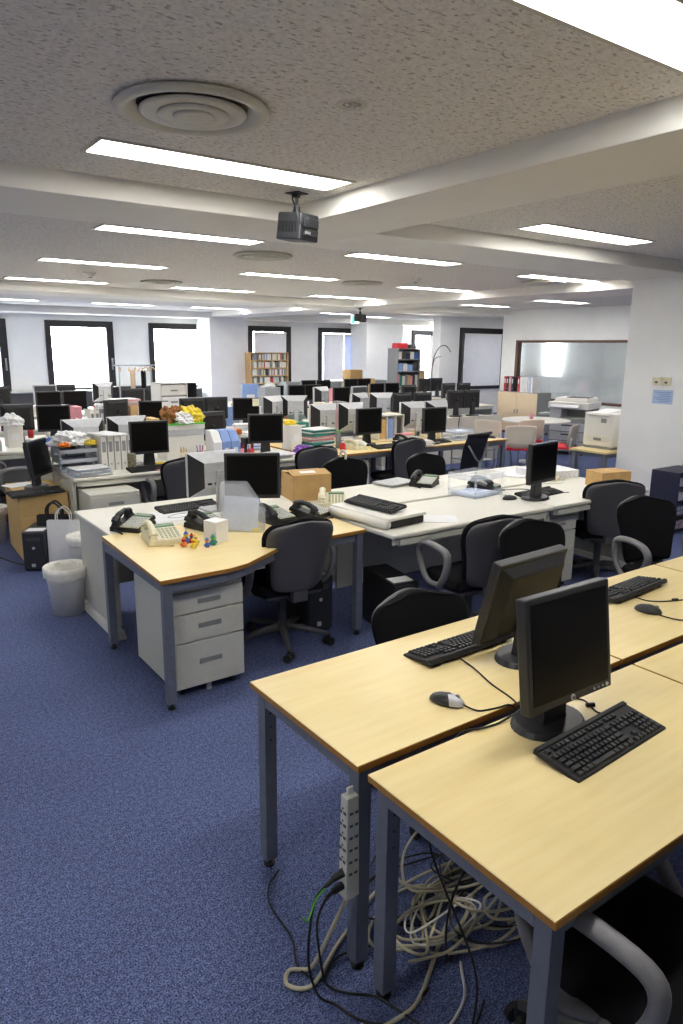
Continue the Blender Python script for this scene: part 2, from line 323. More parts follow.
# ---------------------------------------------------------------- ceiling lamps
def lamp_maker(Lx=1.3, Wy=.235):
    r = thing('ceiling_light', 'x', 'lamp')
    m = MB(); t = .018
    m.box(-Lx/2-t, -Wy/2-t, -.008, Lx/2+t, -Wy/2, .03); m.box(-Lx/2-t, Wy/2, -.008, Lx/2+t, Wy/2+t, .03)
    m.box(-Lx/2-t, -Wy/2, -.008, -Lx/2, Wy/2, .03); m.box(Lx/2, -Wy/2, -.008, Lx/2+t, Wy/2, .03)
    m.build('lamp_frame', 'vent', r)
    MB().box(-Lx/2, -Wy/2, -.002, Lx/2, Wy/2, .004).build('diffuser', 'lamp', r)
    return r
LP = [(1.72, 1.27, 'wide bright ceiling panel at the top right corner of the photo'), (1.72, 3.37, 'long ceiling light below the round vent, nearest the front beam'),
 (2.42, 5.55, 'long ceiling light left of the nearer projector, just past the front beam'), (2.57, 7.95, 'ceiling light two rows past the front beam, far left of the projector'),
 (2.72, 10.42, 'ceiling light at the left edge just before the second beam'), (4.76, 5.62, 'ceiling light right of the nearer projector, behind the beam corner'),
 (4.83, 3.57, 'ceiling light in the right hand recess in front of the column'), (4.82, 7.85, 'ceiling light between the two small round vents left of centre'),
 (5.0, 10.4, 'ceiling light directly before the second beam, left of the far projector'), (7.44, 10.4, 'ceiling light just behind the far projector before the second beam'),
 (7.43, 8.05, 'ceiling light in the middle right, past the smoke detector'), (7.46, 5.88, 'ceiling light whose right end glows on the long beam near the column'),
 (11.0, 8.6, 'short looking ceiling light above the photocopier near the glazed partition'), (2.95, 15.35, 'far left ceiling light in front of the windows, partly cut by the frame'),
 (5.3, 15.35, 'far ceiling light above the coat rack, near the windows'), (7.46, 15.3, 'far ceiling light in front of the pier left of the bookshelf'),
 (12.5, 13.9, 'far ceiling light above the tall grey cabinet'), (12.6, 16.3, 'far ceiling light behind the exit sign'), (10.6, 15.4, 'far ceiling light above the window right of the bookshelf'),
 (2.9, 13.0, 'added ceiling light for brightness, hidden behind the second beam on the left'), (5.2, 13.0, 'added ceiling light for brightness, hidden behind the second beam in the middle'), (7.46, 13.0, 'ceiling light lighting the long beam behind the second beam'),  # left and middle lamps behind the beam are added unseen for brightness
 (15.5, 12.9, 'added light for the return wall and rightmost blind, hidden behind the glazed partition'), (10.7, 13.3, 'ceiling light in the recess right of the long beam, behind the cross beam'), (10.9, 6.3, 'ceiling light over the conference table behind the column'), (10.9, 10.4, 'ceiling light above the beige cabinet')]  # lamp before the rightmost blind is added to light the return wall
for x in (-.9,):
    for y in (1.3, 5.6, 10.4, 15.3): LP.append((x, y, 'ceiling light over the left aisle, outside the photo'))
LP += [(4.83, 1.4, 'ceiling light behind the camera right, above the near desks'), (14.6, 8.0, 'added ceiling light brightening the middle of the glazed meeting room'), (14.6, 6.0, 'added ceiling light brightening the near end of the glazed meeting room'), (14.6, 10.0, 'added ceiling light brightening the far end of the glazed meeting room')]  # meeting room lamps are added to brighten what shows through the glass
for i, (x, y, lb) in enumerate(LP):
    r = put('lamp', lamp_maker, lb, 'ceiling light', (x, y, ZC-.0005), 0, None)
    if 'outside' in lb: r['group'] = 'lights over the left aisle'
def vent_maker():
    r = thing('ceiling_vent', 'x', 'vent')
    MB().lathe([(.25, 0), (.27, -.004), (.28, -.016), (.262, -.03), (.235, -.026), (.215, -.008), (.2, 0)], 48, caps=False).build('outer_ring', 'vent', r, smooth=True)
    for a, b, z in ((.195, .14, -.03), (.13, .085, -.036), (.075, .03, -.04)):
        MB().lathe([(b-.012, z+.004), (a-.02, z), (a, z+.004), (a-.004, z+.012), (b, z+.024), (b-.012, z+.004)], 40, caps=False).build('cone_ring', 'vent', r, smooth=True)
    MB().lathe([(.001, -.036), (.02, -.036), (.024, -.03), (.02, -.02), (.001, -.02)], 20, caps=False).build('centre_cap', 'vent', r, smooth=True)
    MB().lathe([(.001, 0), (.22, 0), (.22, .002), (.001, .002)], 40, caps=False).build('duct_opening', 'ventd', r)
    return r
for x, y, lb in ((1.21, 2.645, 'large round ceiling vent nearest the camera'), (3.5, 6.2, 'round ceiling vent right behind the nearer projector'), (3.85, 9.6, 'round ceiling vent further left, before the second beam'),
                 (5.95, 7.9, 'round ceiling vent right of centre, left of the smoke detector'), (7.6, 6.25, 'round ceiling vent at the right near the glowing beam')):
    put('vent', vent_maker, lb, 'vent', (x, y, ZC))
# recessed spotlight
r = thing('recessed_spotlight', 'small oval recessed spotlight right of the large round vent', 'spotlight', (1.66, 2.28, ZC))
MB().lathe([(.035, -.001), (.05, -.004), (.058, -.003), (.06, 0), (.035, 0)], 28, caps=False).build('trim_ring', 'vent', r, smooth=True)
MB().lathe([(.001, -.004), (.02, -.004), (.034, 0), (.001, 0)], 20, caps=False).build('lens', 'spot', r, smooth=True)
for x in (-.022, .0, .022): MB().lathe([(.001, -.009), (.006, -.008), (.008, -.002), (.001, -.002)], 10, c=(x, 0), caps=False).build('bulb', 'wplas', r)
def det():
    r = thing('smoke_detector', 'x', 'detector')
    MB().lathe([(.001, -.05), (.03, -.05), (.05, -.03), (.055, -.015), (.07, -.012), (.07, 0), (.001, 0)], 20, caps=False).build('housing', 'wplas', r, smooth=True)
    MB().lathe([(.001, -.062), (.02, -.06), (.024, -.05), (.001, -.05)], 12, caps=False).build('sensor', 'greyd', r); return r
for x, y, lb in ((6.1, 7.0, 'smoke detector right of centre on the ceiling'), (3.5, 12.4, 'smoke detector left, behind the second beam'), (2.75, 9.1, 'smoke detector left of the round vent, on the left ceiling')):
    put('det', det, lb, 'smoke detector', (x, y, ZC))
# projectors on ceiling poles
def projector():
    r = thing('ceiling_projector', 'x', 'projector')
    m = MB(); m.box(-.055, -.055, -.006, .055, .055, 0); m.cyl((0, 0, -.006), (0, 0, -.03), .03, .02); m.build('ceiling_plate', 'black', r)
    m = MB(); m.cyl((0, 0, -.03), (0, 0, -.1), .011); m.cyl((0, 0, -.085), (0, 0, -.135), .022, .022); m.cyl((-.03, 0, -.115), (.03, 0, -.115), .012); m.build('pole', 'black', r)
    X = Tm(0, 0, -.215, 0, .1)
    m = MB().t(X); m.prism([(-.1, -.11), (.085, -.12), (.1, -.105), (.1, .1), (.085, .115), (-.07, .115), (-.1, .09)], -.085, .085, .04); m.build('body', 'bezel', r, bevel=.012)
    m = MB().t(X); m.box(-.075, -.126, .0, .075, -.115, .052); m.box(-.075, -.126, -.055, .075, -.115, -.012); m.box(-.06, -.128, .055, .06, -.118, .06); m.build('rear_panel', 'bezel', r, bevel=.003)
    m = MB().t(X)
    for i in range(3): m.box(-.068+i*.022, -.129, -.045, -.054+i*.022, -.125, -.026)
    m.build('socket', 'greyd', r)
    m = MB().t(X)
    for i in range(6): m.box(-.104, -.07+i*.025, -.04, -.098, -.058+i*.025, .03)
    m.build('vent_slots', 'black', r)
    MB().t(X).cyl((.0, .11, .0), (.0, .14, 0), .04, .036, 20).build('lens', 'screen', r)
    m = MB().tube([(-.04, 0, -.01), (-.07, -.02, -.05), (-.125, -.09, -.12), (-.125, -.12, -.2), (-.08, -.13, -.25)], .005, sm=4); m.build('cable', 'cordk', r); return r
put('proj', projector, 'dark grey projector hanging near the beam corner, nearest the camera', 'projector', (2.3, 3.68, ZC), .35).scale = (.85, .85, .85)
put('proj', projector, 'dark projector hanging far back in front of the exit sign', 'projector', (8.44, 11.25, ZB), .5).scale = (.85, .85, .85)
# exit sign (green running figure)
r = thing('exit_sign', 'small lit green exit sign hanging from the ceiling behind the far projector', 'sign', (10.25, 13.85, ZB-.01)); r.scale = (.55, .55, .6)
MB().box(-.02, -.02, -.01, .02, .02, .2).build('hanger', 'wplas', r)
MB().box(-.2, -.02, -.3, .2, .02, 0).build('sign_box', 'exitw', r, bevel=.005)
m = MB().box(-.19, -.024, -.29, -.03, -.02, -.01); m.box(-.03, -.024, -.03, .19, -.02, -.01); m.box(-.03, -.024, -.29, .19, -.02, -.27); m.box(.17, -.024, -.27, .19, -.02, -.03)
m.cyl((.08, -.02, -.075), (.08, -.024, -.075), .022)
for a, b in (((.07, -.1), (.04, -.17)), ((.04, -.17), (.09, -.2)), ((.09, -.2), (.08, -.25)), ((.04, -.17), (.0, -.22)), ((.065, -.11), (.12, -.13)), ((.065, -.11), (.02, -.13))):
    m.cyl((a[0], -.022, a[1]), (b[0], -.022, b[1]), .011, n=6)
m.build('running_figure', 'exitg', r)
# switches and notice on the column (facing -X)
r = thing('light_switch_panel', 'pair of beige wall switches on the white column above the blue notice', 'switch', (7.28, 4.31, 1.485))
for y in (-.055, .055):
    b = MB().cb(-.008, y, 0, .016, .1, .085).build('switch_plate', 'cream', r, bevel=.004)
    MB().cb(-.018, y, -.012, .008, .03, .02).build('switch_key', 'dgrey', b)
M['ink'] = mk('notice_ink', (126, 152, 200), .7, var=.02)
r = thing('wall_notice', 'pale blue printed notice taped to the white column under the switches', 'notice', (7.28, 4.285, 1.32))
MB().box(-.0045, -.115, -.073, -.0003, .115, .073).build('sheet', mk('notice_blue', (182, 202, 232), .7, var=.02), r)
for _k in range(6): MB().box(-.0052, -.1+.02*(_k % 2), .045-.019*_k, -.0044, .1-.03*(_k % 3), .052-.019*_k).build('printed_line', 'ink', r)
# ================================================================ desks
DH = .70
def yellow_desk(Lx=1.2, Wy=.61):
    """maple desk on a slate steel frame, origin at the middle on the floor"""
    def f():
        r = thing('office_desk', 'x', 'desk')
        m = MB(); x, y = Lx/2, Wy/2
        m.m(0).box(-x+.001, -y, DH-.022, x, y, DH); m.mi = [1, 0, 1, 1, 1, 1]
        m.build('tabletop', ['wood', 'edge'], r, bevel=.002, seg=1)
        m = MB(); a = .02; t = .045
        for yy in (-y+a, y-a-t): m.box(-x+a+t, yy, DH-.022-.05, x-a-t, yy+t, DH-.022)
        for xx in (-x+a, x-a-t): m.box(xx, -y+a+t, DH-.022-.05, xx+t, y-a-t, DH-.022)
        m.build('frame', 'frame', r, bevel=.003)
        for sx in (-1, 1):
            for sy in (-1, 1):
                m = MB(); cx, cy = sx*(x-a-t/2), sy*(y-a-t/2)
                m.cb(cx, cy, (DH-.022+.03)/2, t, t, DH-.022-.03)
                m.m(1).box(cx-sx*.024-.002, cy-.008, .3, cx-sx*.024+.002, cy+.008, .62)
                for z in (.6, .55, .5): m.cyl((cx, cy-sy*t/2, z), (cx, cy-sy*(t/2+.002), z), .004)
                lg = m.build('leg', ['frame', 'frame_d'], r, bevel=.003)
                MB().lathe([(.02, 0), (.022, .008), (.01, .012), (.008, .03)], 12, c=(cx, cy)).build('foot', 'black', lg)
        return r
    return f
def grey_desk(Lx, Wy=.68, panel=True, drawer=True, sides=(-1, 1)):
    def f():
        r = thing('steel_desk', 'x', 'desk'); x, y = Lx/2, Wy/2
        MB().box(-x, -y, DH-.03, x, y, DH).build('tabletop', 'white', r, bevel=.01, seg=3)
        MB().box(-x+.03, -y+.03, DH-.075, x-.03, -y+.05, DH-.03).build('apron', 'grey', r, bevel=.003)
        MB().box(-x+.03, y-.03, DH-.1, x-.03, y-.02, DH-.03).build('apron', 'grey', r, bevel=.003)
        if drawer: MB().box(-x+.06, -y+.01, DH-.078, x-.06, -y+.022, DH-.04).build('pencil_drawer', 'grey', r, bevel=.004)
        for sx in sides:
            MB().box(min(sx*x, sx*(x-.03)), -y+.06, .05, max(sx*x, sx*(x-.03)), y-.02, DH-.03).build('side_panel', 'grey', r, bevel=.004)
            MB().box(min(sx*x, sx*(x-.05)), -y+.03, 0, max(sx*x, sx*(x-.05)), y-.01, .05, .006).build('leg', 'wplas', r, bevel=.006)
        if panel: MB().box(-x+.03, y-.05, .18, x-.03, y-.03, DH-.03).build('modesty_panel', 'grey', r)
        return r
    return f
NDX = [1.64, 2.85, 4.06]
for i, x in enumerate(NDX):
    put('yd', yellow_desk(), ['maple desk nearest the camera, with the upright black monitor and keyboard on it', 'maple desk in the near row right of the nearest desk, at the frame edge', 'maple desk at the right end of the near row, mostly outside the frame'][i], 'desk', (x, 1.02, 0))
    put('yd', yellow_desk(), ['maple desk in the second row with the mouse and the tilted back-turned monitor', 'maple desk in the second row with a keyboard and a plain black mouse', 'maple desk at the right end of the second row'][i], 'desk', (x, 1.672, 0))
# the boomerang-shaped maple desk
r = thing('corner_desk', 'boomerang shaped maple desk with two phones and small toy figures on it', 'desk', (0, 0, 0))
P = [(1.19, 3.15), (1.56, 3.15), (1.68, 3.18), (1.95, 3.34), (2.1, 3.39), (2.63, 3.41), (2.64, 4.145), (1.22, 4.145)]
m = MB().prism(P, DH-.022, DH); m.mi = [1, 0] + [1]*len(P); m.build('tabletop', ['wood', 'edge'], r, bevel=.002, seg=1)
m = MB(); q = .022; I = [(1.255, 3.17), (1.55, 3.17), (1.67, 3.2), (1.94, 3.36), (2.1, 3.41), (2.56, 3.43)]
for a, b in zip(I, I[1:]):
    d = Vector((b[0]-a[0], b[1]-a[1])); n_ = Vector((-d.y, d.x)).normalized()*.04
    m.prism([a, b, (b[0]+n_.x, b[1]+n_.y), (a[0]+n_.x, a[1]+n_.y)], DH-.075, DH-.0225)
m.box(1.21, 3.21, DH-.075, 1.255, 4.08, DH-.0225); m.box(2.58, 3.47, DH-.075, 2.62, 4.08, DH-.0225); m.box(1.255, 4.08, DH-.075, 2.58, 4.12, DH-.0225)
m.build('frame', 'frame', r, bevel=.003)
for cx, cy in ((1.232, 3.19), (1.235, 4.1), (2.598, 3.45), (2.598, 4.1)):
    l = MB().cb(cx, cy, .355, .046, .046, .643).build('leg', 'frame', r, bevel=.003)
    MB().lathe([(.02, 0), (.022, .008), (.01, .012), (.008, .035)], 12, c=(cx, cy)).build('foot', 'black', l)
# putty coloured desk behind it, with slab side and cantilever foot
r = thing('steel_desk', 'white desk with a grey slab side and long foot behind the boomerang desk', 'desk', (0, 0, 0))
MB().box(1.265, 4.16, DH-.03, 2.66, 4.9, DH).build('tabletop', 'white', r, bevel=.008, seg=3)
MB().box(1.285, 4.22, .07, 1.335, 4.86, DH-.03).build('side_panel', 'grey', r, bevel=.012, seg=3)
MB().box(1.27, 4.18, 0, 1.35, 4.93, .06, .012).build('leg', 'wplas', r, bevel=.012, seg=3)
MB().box(2.58, 4.24, .07, 2.63, 4.9, DH-.03).build('side_panel', 'grey', r, bevel=.012, seg=3)
MB().box(2.57, 4.18, 0, 2.65, 4.96, .06, .012).build('leg', 'wplas', r, bevel=.012, seg=3)
MB().box(1.335, 4.55, .25, 2.58, 4.57, DH-.03).build('modesty_panel', 'grey', r)
# white double row to the right of it
put('g15r', grey_desk(1.5, sides=(1,)), 'long white desk beside the boomerang desk, with the upturned lid and keyboard', 'desk', (3.42, 3.53, 0))
put('g12', grey_desk(1.2), 'white desk with the black monitor, keyboard and cardboard box at its right end', 'desk', (4.775, 3.53, 0))
put('g15', grey_desk(1.5), 'long white desk at the far side of the white double row, carrying a closed laptop', 'desk', (3.42, 4.26, 0), PI)
put('g12', grey_desk(1.2), 'white desk at the far right of the white double row, nearest the conference chairs', 'desk', (4.775, 4.26, 0), PI)
# middle rows
RW = []
put('g12', grey_desk(1.2), 'white desk with binders and paper trays above the putty drawer unit on the left', 'desk', (2.2, 6.46, 0))
put('g12', grey_desk(1.2), 'white desk behind the chair with one loop arm, with blue box files on it', 'desk', (3.41, 6.46, 0))
put('g12', grey_desk(1.2), 'white desk behind the binders, its back to the left drawer unit desk', 'desk', (2.2, 7.16, 0), PI)
put('g12', grey_desk(1.2), 'white desk carrying the yellow and green carrier bag on boxes', 'desk', (3.41, 7.16, 0), PI)
put('yl', yellow_desk(1.42), 'maple desk in the middle row with teal folders and a bottle', 'desk', (4.77, 6.38, 0))
put('yl', yellow_desk(1.42), 'maple desk in the middle row beside the mesh chair and the conference chairs', 'desk', (6.21, 6.38, 0))
put('yd', yellow_desk(), 'maple desk behind the middle row, carrying silver monitors on the left', 'desk', (4.66, 7.02, 0), PI)
put('yd', yellow_desk(), 'maple desk behind the middle row, carrying silver monitors on the right', 'desk', (5.86, 7.02, 0), PI)
def row(y, xs, lab, gr):
    for i, x in enumerate(xs):
        for k, (dy, rz) in enumerate(((0, 0), (.7, PI))):
            put('g12', grey_desk(1.2), '%s %s' % (lab, ('near side' if k == 0 else 'far side')), 'desk', (x, y+dy, 0), rz, gr+(' near side' if k == 0 else ' far side'))
row(8.4, [1.29+1.21*i for i in range(4)], 'cluttered white desk in the third double row of desks,', 'desks of the third row')
row(8.6, [6.13+1.21*i for i in range(3)], 'white desk in the cream fronted block of the third row,', 'desks of the cream fronted block')
row(10.45, [2.0+1.21*i for i in range(8)], 'white desk in the fourth double row, mostly hidden by monitors,', 'desks of the fourth row')
row(12.35, [2.6+1.21*i for i in range(8)], 'white desk in the row nearest the windows, hidden by monitors,', 'desks of the window row')
# ---------------------------------------------------------------- drawer units
def pedestal(W=.4, D=.56, h=.6, rows=(.12, .16, .26), mat='grey', grip='c'):
    def f():
        r = thing('drawer_unit', 'x', 'drawer unit')
        MB().box(-W/2, -D/2+.02, .045, W/2, D/2, h).build('body', mat, r, bevel=.004)
        m = MB().box(-W/2+.004, -D/2+.012, h-.018, W/2-.004, -D/2+.02, h-.003); m.build('lock_strip', mat, r)
        z = h-.02; tot = sum(rows)
        for q in rows:
            hh = (h-.045-.025)*q/tot; d = MB().box(-W/2+.004, -D/2, z-hh+.004, W/2-.004, -D/2+.019, z-.004).build('drawer', mat, r, bevel=.003)
            MB().box(-.065, -D/2-.003, z-hh*.42-.022, .065, -D/2+.001, z-hh*.42+.004).build('handle', 'greyd', d, bevel=.002)
            z -= hh
        for sx in (-1, 1):
            for sy in (-1, 1): MB().cyl((sx*(W/2-.05)-.01, sy*(D/2-.06), .022), (sx*(W/2-.05)+.01, sy*(D/2-.06), .022), .022).build('caster', 'black', r)
        MB().box(-.012, -D/2+.03, .0, .012, -D/2+.05, .045).build('foot', 'wplas', r)
        return r
    return f
put('ped', pedestal(), 'grey three drawer unit under the left end of the boomerang desk', 'drawer unit', (1.485, 3.53, 0))
put('ped2', pedestal(.42, .6, .6, (.14, .2, .2)), 'putty drawer unit sticking out below the desk with the white binders', 'drawer unit', (1.86, 6.14, 0))
put('ped', pedestal(), 'grey drawer unit under the white desk with the black monitor', 'drawer unit', (4.37, 3.56, 0))
put('ped', pedestal(), 'small white drawer unit under the maple desk in the middle row', 'drawer unit', (4.55, 6.4, 0))
put('ped', pedestal(), 'grey drawer unit beside the middle white desks, partly behind the left drawer unit', 'drawer unit', (4.78, 4.2, 0), PI)
# wire trolley under the maple desk beside the mesh chair
r = thing('wire_trolley', 'low silver wire trolley of shelves under the maple desk by the mesh chair', 'trolley', (6.66, 6.42, 0))
m = MB()
for x in (-.18, .18):
    for y in (-.2, .2): m.cyl((x, y, 0), (x, y, .58), .01)
m.build('upright', 'metal', r)
for z in (.08, .25, .42, .55): MB().box(-.18, -.2, z, .18, .2, z+.012).build('shelf', 'metal', r)

# ================================================================ chairs
def base5(r, mat='dgrey', R0=.29):
    for k in range(5):
        a = PI/2+k*2*PI/5+.3; c, s = math.cos(a), math.sin(a)
        m = MB(); m.tube([(.03*c, .03*s, .115), (.12*c, .12*s, .11), (R0*c, R0*s, .075)], [.028, .022, .014], n=8, flat=1.)
        l = m.build('base_arm', mat, r, smooth=True)
        w = MB(); X = Tm(R0*c, R0*s, 0, a+1.); w.t(X)
        for q in (-1, 1): w.cyl((0, q*.012, .027), (0, q*.03, .027), .027, n=14)
        w.cyl((0, 0, .03), (0, 0, .07), .012); w.build('caster', 'blackm', l)
    m = MB(); m.cyl((0, 0, .08), (0, 0, .15), .042, .036, 16); m.cyl((0, 0, .15), (0, 0, .36), .026, n=14); m.build('gas_column', mat, r, smooth=False)
    MB().box(-.1, -.13, .34, .1, .1, .39, .015).build('mechanism', mat, r, bevel=.01)
def armloop(r, sx, mat='arm'):
    x = sx*.265
    m = MB(); m.tube([(x*.8, -.02, .395), (x, -.06, .41), (x*1.04, -.13, .5), (x*1.04, -.155, .6), (x*1.04, -.12, .655), (x*1.04, .02, .67), (x*1.04, .12, .655), (x*1.04, .17, .6), (x*1.04, .13, .5), (x, .06, .41)], .017, 8, closed=True, flat=1.4, sm=4)
    m.build('armrest', mat, r, smooth=True)
BACK = [(.43, .13, -.215), (.46, .165, -.222), (.52, .178, -.235), (.62, .185, -.245), (.72, .212, -.26), (.8, .224, -.278), (.855, .208, -.292), (.885, .165, -.302), (.895, .1, -.305)]
def task_chair(arms=True, wide=1.):
    def f():
        r = thing('office_chair', 'x', 'chair')
        base5(r)
        MB().panel([(z, hw*wide, y-.02) for z, hw, y in BACK], -.022, .055, 10, .03).build('back_shell', 'shell', r, sub=1)
        MB().panel([(z, hw*wide*1.05+.004, y) for z, hw, y in BACK[1:-1]] + [(.895, .155*wide, -.3), (.908, .09*wide, -.305)], .045, .05, 10, .03).build('backrest', 'fabric', r, sub=1)
        MB().box(-.05, -.2, .36, .05, -.05, .385).box(-.05, -.25, .36, .05, -.2, .47).build('back_bracket', 'shell', r, bevel=.01)
        m = MB().prism([(-.2, -.19), (.2, -.19), (.235, -.08), (.235, .14), (.19, .235), (-.19, .235), (-.235, .14), (-.235, -.08)], .39, .455, .08)
        m.build('seat', 'fabric', r, bevel=.025, seg=3)
        MB().prism([(-.18, -.17), (.18, -.17), (.21, .0), (.18, .2), (-.18, .2), (-.21, 0)], .372, .392).build('seat_pan', 'shell', r, bevel=.004)
        if arms:
            armloop(r, -1); armloop(r, 1)
        return r
    return f
TA, TB = task_chair(), task_chair(False, 1.04)
def ch(x, y, rz, label, arms=True, hs=.95):
    r = put('ta' if arms else 'tb', TA if arms else TB, label, 'chair', (x, y, 0), math.radians(rz)); r.scale = (1, 1, hs); return r
ch(2.13, 3.60, -4, 'grey-shelled office chair pushed up to the boomerang desk')
ch(3.16, 3.02, -10, 'grey-shelled office chair with loop arms at the long white desk')
ch(4.9, 3.3, -34, 'grey-shelled office chair turned slightly, at the right end of the white desks', False)
ch(1.88, 1.87, 172, 'black office chair whose rounded back shows above the second row desk, left', False, .89)
ch(3.12, 2.32, 172, 'black office chair behind the back-turned monitor', False)
ch(4.25, 2.36, 160, 'black office chair with a grey loop arm at the right, before the navy shelf')
ch(5.4, 2.36, 175, 'black office chair at the right end of the second row, only an arm in view')
ch(1.43, .73, 4, 'black chair with a big grey loop arm under the nearest desk, bottom right')
ch(3.62, 4.8, 178, 'black chair back with a white strap over it, behind the white double row', False)
ch(4.42, 4.62, 180, 'low black round chair back behind the white desks, left of the mesh chair', False)
ch(3.92, 6.1, -6, 'charcoal chair with a wide back behind the chair with the white strap', False)
ch(5.12, 6.12, 0, 'grey-shelled chair at the maple desk in the middle row', False)
ch(2.52, 6.08, -5, 'dark grey chair with a loop arm at the left white desk, behind a silver monitor')
ch(1.3, 7.6, -75, 'black chair behind the monitor standing on the cardboard boxes')
ch(4.3, 7.72, 0, 'charcoal chair with a wide back behind the pink papers', False)
o = MB().tube([(0, .03, -.08), (0, .035, 0), (0, 0, .018), (0, -.04, 0), (0, -.04, -.05)], .012, 6, sm=3).build('strap', 'white'); o.location = (3.63, 5.06, .9); tag(o, 'white strap looped over the black chair back', 'strap')
# mesh chair
r = thing('mesh_chair', 'black mesh chair with a grey forked back support, facing the maple desk', 'chair', (5.72, 5.72, 0), math.radians(10)); r.scale = (.92, .92, .97)
base5(r)
MB().panel([(.46, .2, -.2), (.6, .22, -.22), (.78, .235, -.26), (.92, .235, -.32)], .012, .04, 8, 0).build('mesh_back', 'navyfab', r, smooth=True)
MB().tube([(-.24, -.28, .92), (0, -.33, .925), (.24, -.28, .92)], .018, 8, sm=4).build('top_rail', 'black', r, smooth=True)
m = MB(); m.tube([(-.2, -.27, .8), (0, -.3, .6), (.2, -.27, .8)], .012, 6, sm=3); m.tube([(0, -.3, .6), (0, -.28, .45), (0, -.1, .38)], .018, 8, sm=3); m.build('forked_support', 'greyd', r, smooth=True)
MB().prism([(-.22, -.2), (.22, -.2), (.24, .15), (.18, .23), (-.18, .23), (-.24, .15)], .39, .45, .05).build('seat', 'fabric', r, bevel=.02)
# conference chairs and table
def conf():
    r = thing('conference_chair', 'x', 'chair')
    MB().panel([(.46, .2, -.2), (.55, .215, -.215), (.68, .22, -.235), (.76, .215, -.25), (.785, .2, -.258)], .012, .05, 8, .015).build('backrest', 'chairw', r, smooth=True)
    MB().prism([(-.21, -.2), (.21, -.2), (.22, .15), (.17, .22), (-.17, .22), (-.22, .15)], .43, .47, .04).build('seat', 'red', r, bevel=.012)
    for sx in (-1, 1):
        MB().tube([(sx*.2, -.21, .6), (sx*.2, -.2, .44), (sx*.22, -.26, 0)], .01, 8).build('leg', 'metal', r, smooth=True)
        MB().tube([(sx*.2, -.2, .43), (sx*.2, .16, .43), (sx*.22, .23, 0)], .01, 8).build('leg', 'metal', r, smooth=True)
    return r
for x, y, a, lb in ((8.12, 7.42, -75, 'cream backed chair with red seat, leftmost of the conference chairs'), (7.86, 6.74, -35, 'cream backed chair with red seat, second from left, before the round table'),
                    (8.5, 6.5, 22, 'cream backed chair with red seat, right of the round table'), (8.62, 7.25, -20, 'cream backed chair behind the round table, half hidden')):
    put('conf', conf, lb, 'chair', (x, y, 0), math.radians(a))
r = thing('round_table', 'round white conference table between the cream chairs', 'table', (9.3, 7.6, 0))
MB().lathe([(.001, .67), (.53, .67), (.54, .68), (.54, .695), (.53, .7), (.001, .7)], 40, caps=False).build('tabletop', 'wplas', r)
MB().lathe([(.25, 0), (.25, .015), (.05, .035), (.035, .06), (.035, .67), (.001, .67)], 24, caps=False).build('pedestal_leg', 'silver', r, smooth=True)
# ================================================================ monitors, keyboards, mice, phones
def mon_body(r, X, W, Ht, front='bezel', scr='screen', back='blackm', buttons=True, logo=True, y=0):
    m = MB().t(X); m.box(-W/2, -.018, -Ht/2, W/2, .02, Ht/2); h = m.build('housing', front, r, bevel=.005)
    b = .017; bb = .026
    MB().t(X).box(-W/2+b, -.0195, -Ht/2+bb, W/2-b, -.0175, Ht/2-b).build('screen', scr, r)
    if buttons:
        m = MB().t(X)
        for i in range(4): m.cyl((W/2-.085+i*.02, -.018, -Ht/2+.013), (W/2-.085+i*.02, -.0205, -Ht/2+.013), .0035 if i < 3 else .006, n=8)
        m.build('button', 'silver', h)
    if logo:
        m = MB().t(X); m.cyl((0, -.018, -Ht/2+.013), (0, -.0205, -Ht/2+.013), .0095, n=20)
        m.build('logo_badge', 'silver', h)
        m = MB().t(X); m.box(-.004, -.0214, -Ht/2+.008, -.0028, -.0204, -Ht/2+.019); m.box(-.0028, -.0214, -Ht/2+.0125, -.0008, -.0204, -Ht/2+.0137); m.box(-.0012, -.0214, -Ht/2+.008, 0, -.0204, -Ht/2+.0135)
        m.box(.001, -.0214, -Ht/2+.006, .0022, -.0204, -Ht/2+.0168); m.box(.0022, -.0214, -Ht/2+.0156, .0045, -.0204, -Ht/2+.0168); m.box(.0038, -.0214, -Ht/2+.0112, .005, -.0204, -Ht/2+.0168); m.box(.0022, -.0214, -Ht/2+.0112, .0045, -.0204, -Ht/2+.0122)
        m.build('logo_letters', 'bezel', h)
    return h
def black_monitor(W=.36, Ht=.3, z=.28, tilt=0., yaw_=0., logo=True):
    """faces -Y, origin under the foot"""
    def f():
        r = thing('computer_monitor', 'x', 'monitor'); X = Tm(0, -.05, z, yaw_, -tilt)
        h = mon_body(r, X, W, Ht, logo=logo, buttons=logo)
        m = MB().t(X @ Tm(0, .02, 0, 0, -PI/2)); m.prism([(-W*.47, -Ht*.46), (W*.47, -Ht*.46), (W*.47, Ht*.46), (-W*.47, Ht*.46)], 0, .03, .2)
        bk = m.build('rear_cover', 'blackm', r, bevel=.004)
        m = MB().t(X)
        for k in range(26): m.box(-W*.3+k*W*.6/26, .046, Ht*.24, -W*.3+k*W*.6/26+.0045, .0508, Ht*.35)
        m.build('vent_slots', 'black', bk)
        m = MB().t(X); m.cyl((0, .045, -.01), (0, .075, -.02), .035, .028, 20); m.build('hinge', 'black', r)
        m = MB(); m.prism([(-.055, -.035), (.055, -.035), (.05, .012), (-.05, .012)], .012, z+.0, .35); m.t(Tm(0, .01, 0)); m.build('neck', 'bezel', r, bevel=.005)
        m = MB(); m.prism([(.115*math.cos(a)*1.12, .1*math.sin(a)-.01) for a in [2*PI*i/28 for i in range(28)]], 0, .02, .1)
        m.build('stand_base', 'bezel', r, bevel=.004)
        return r
    return f
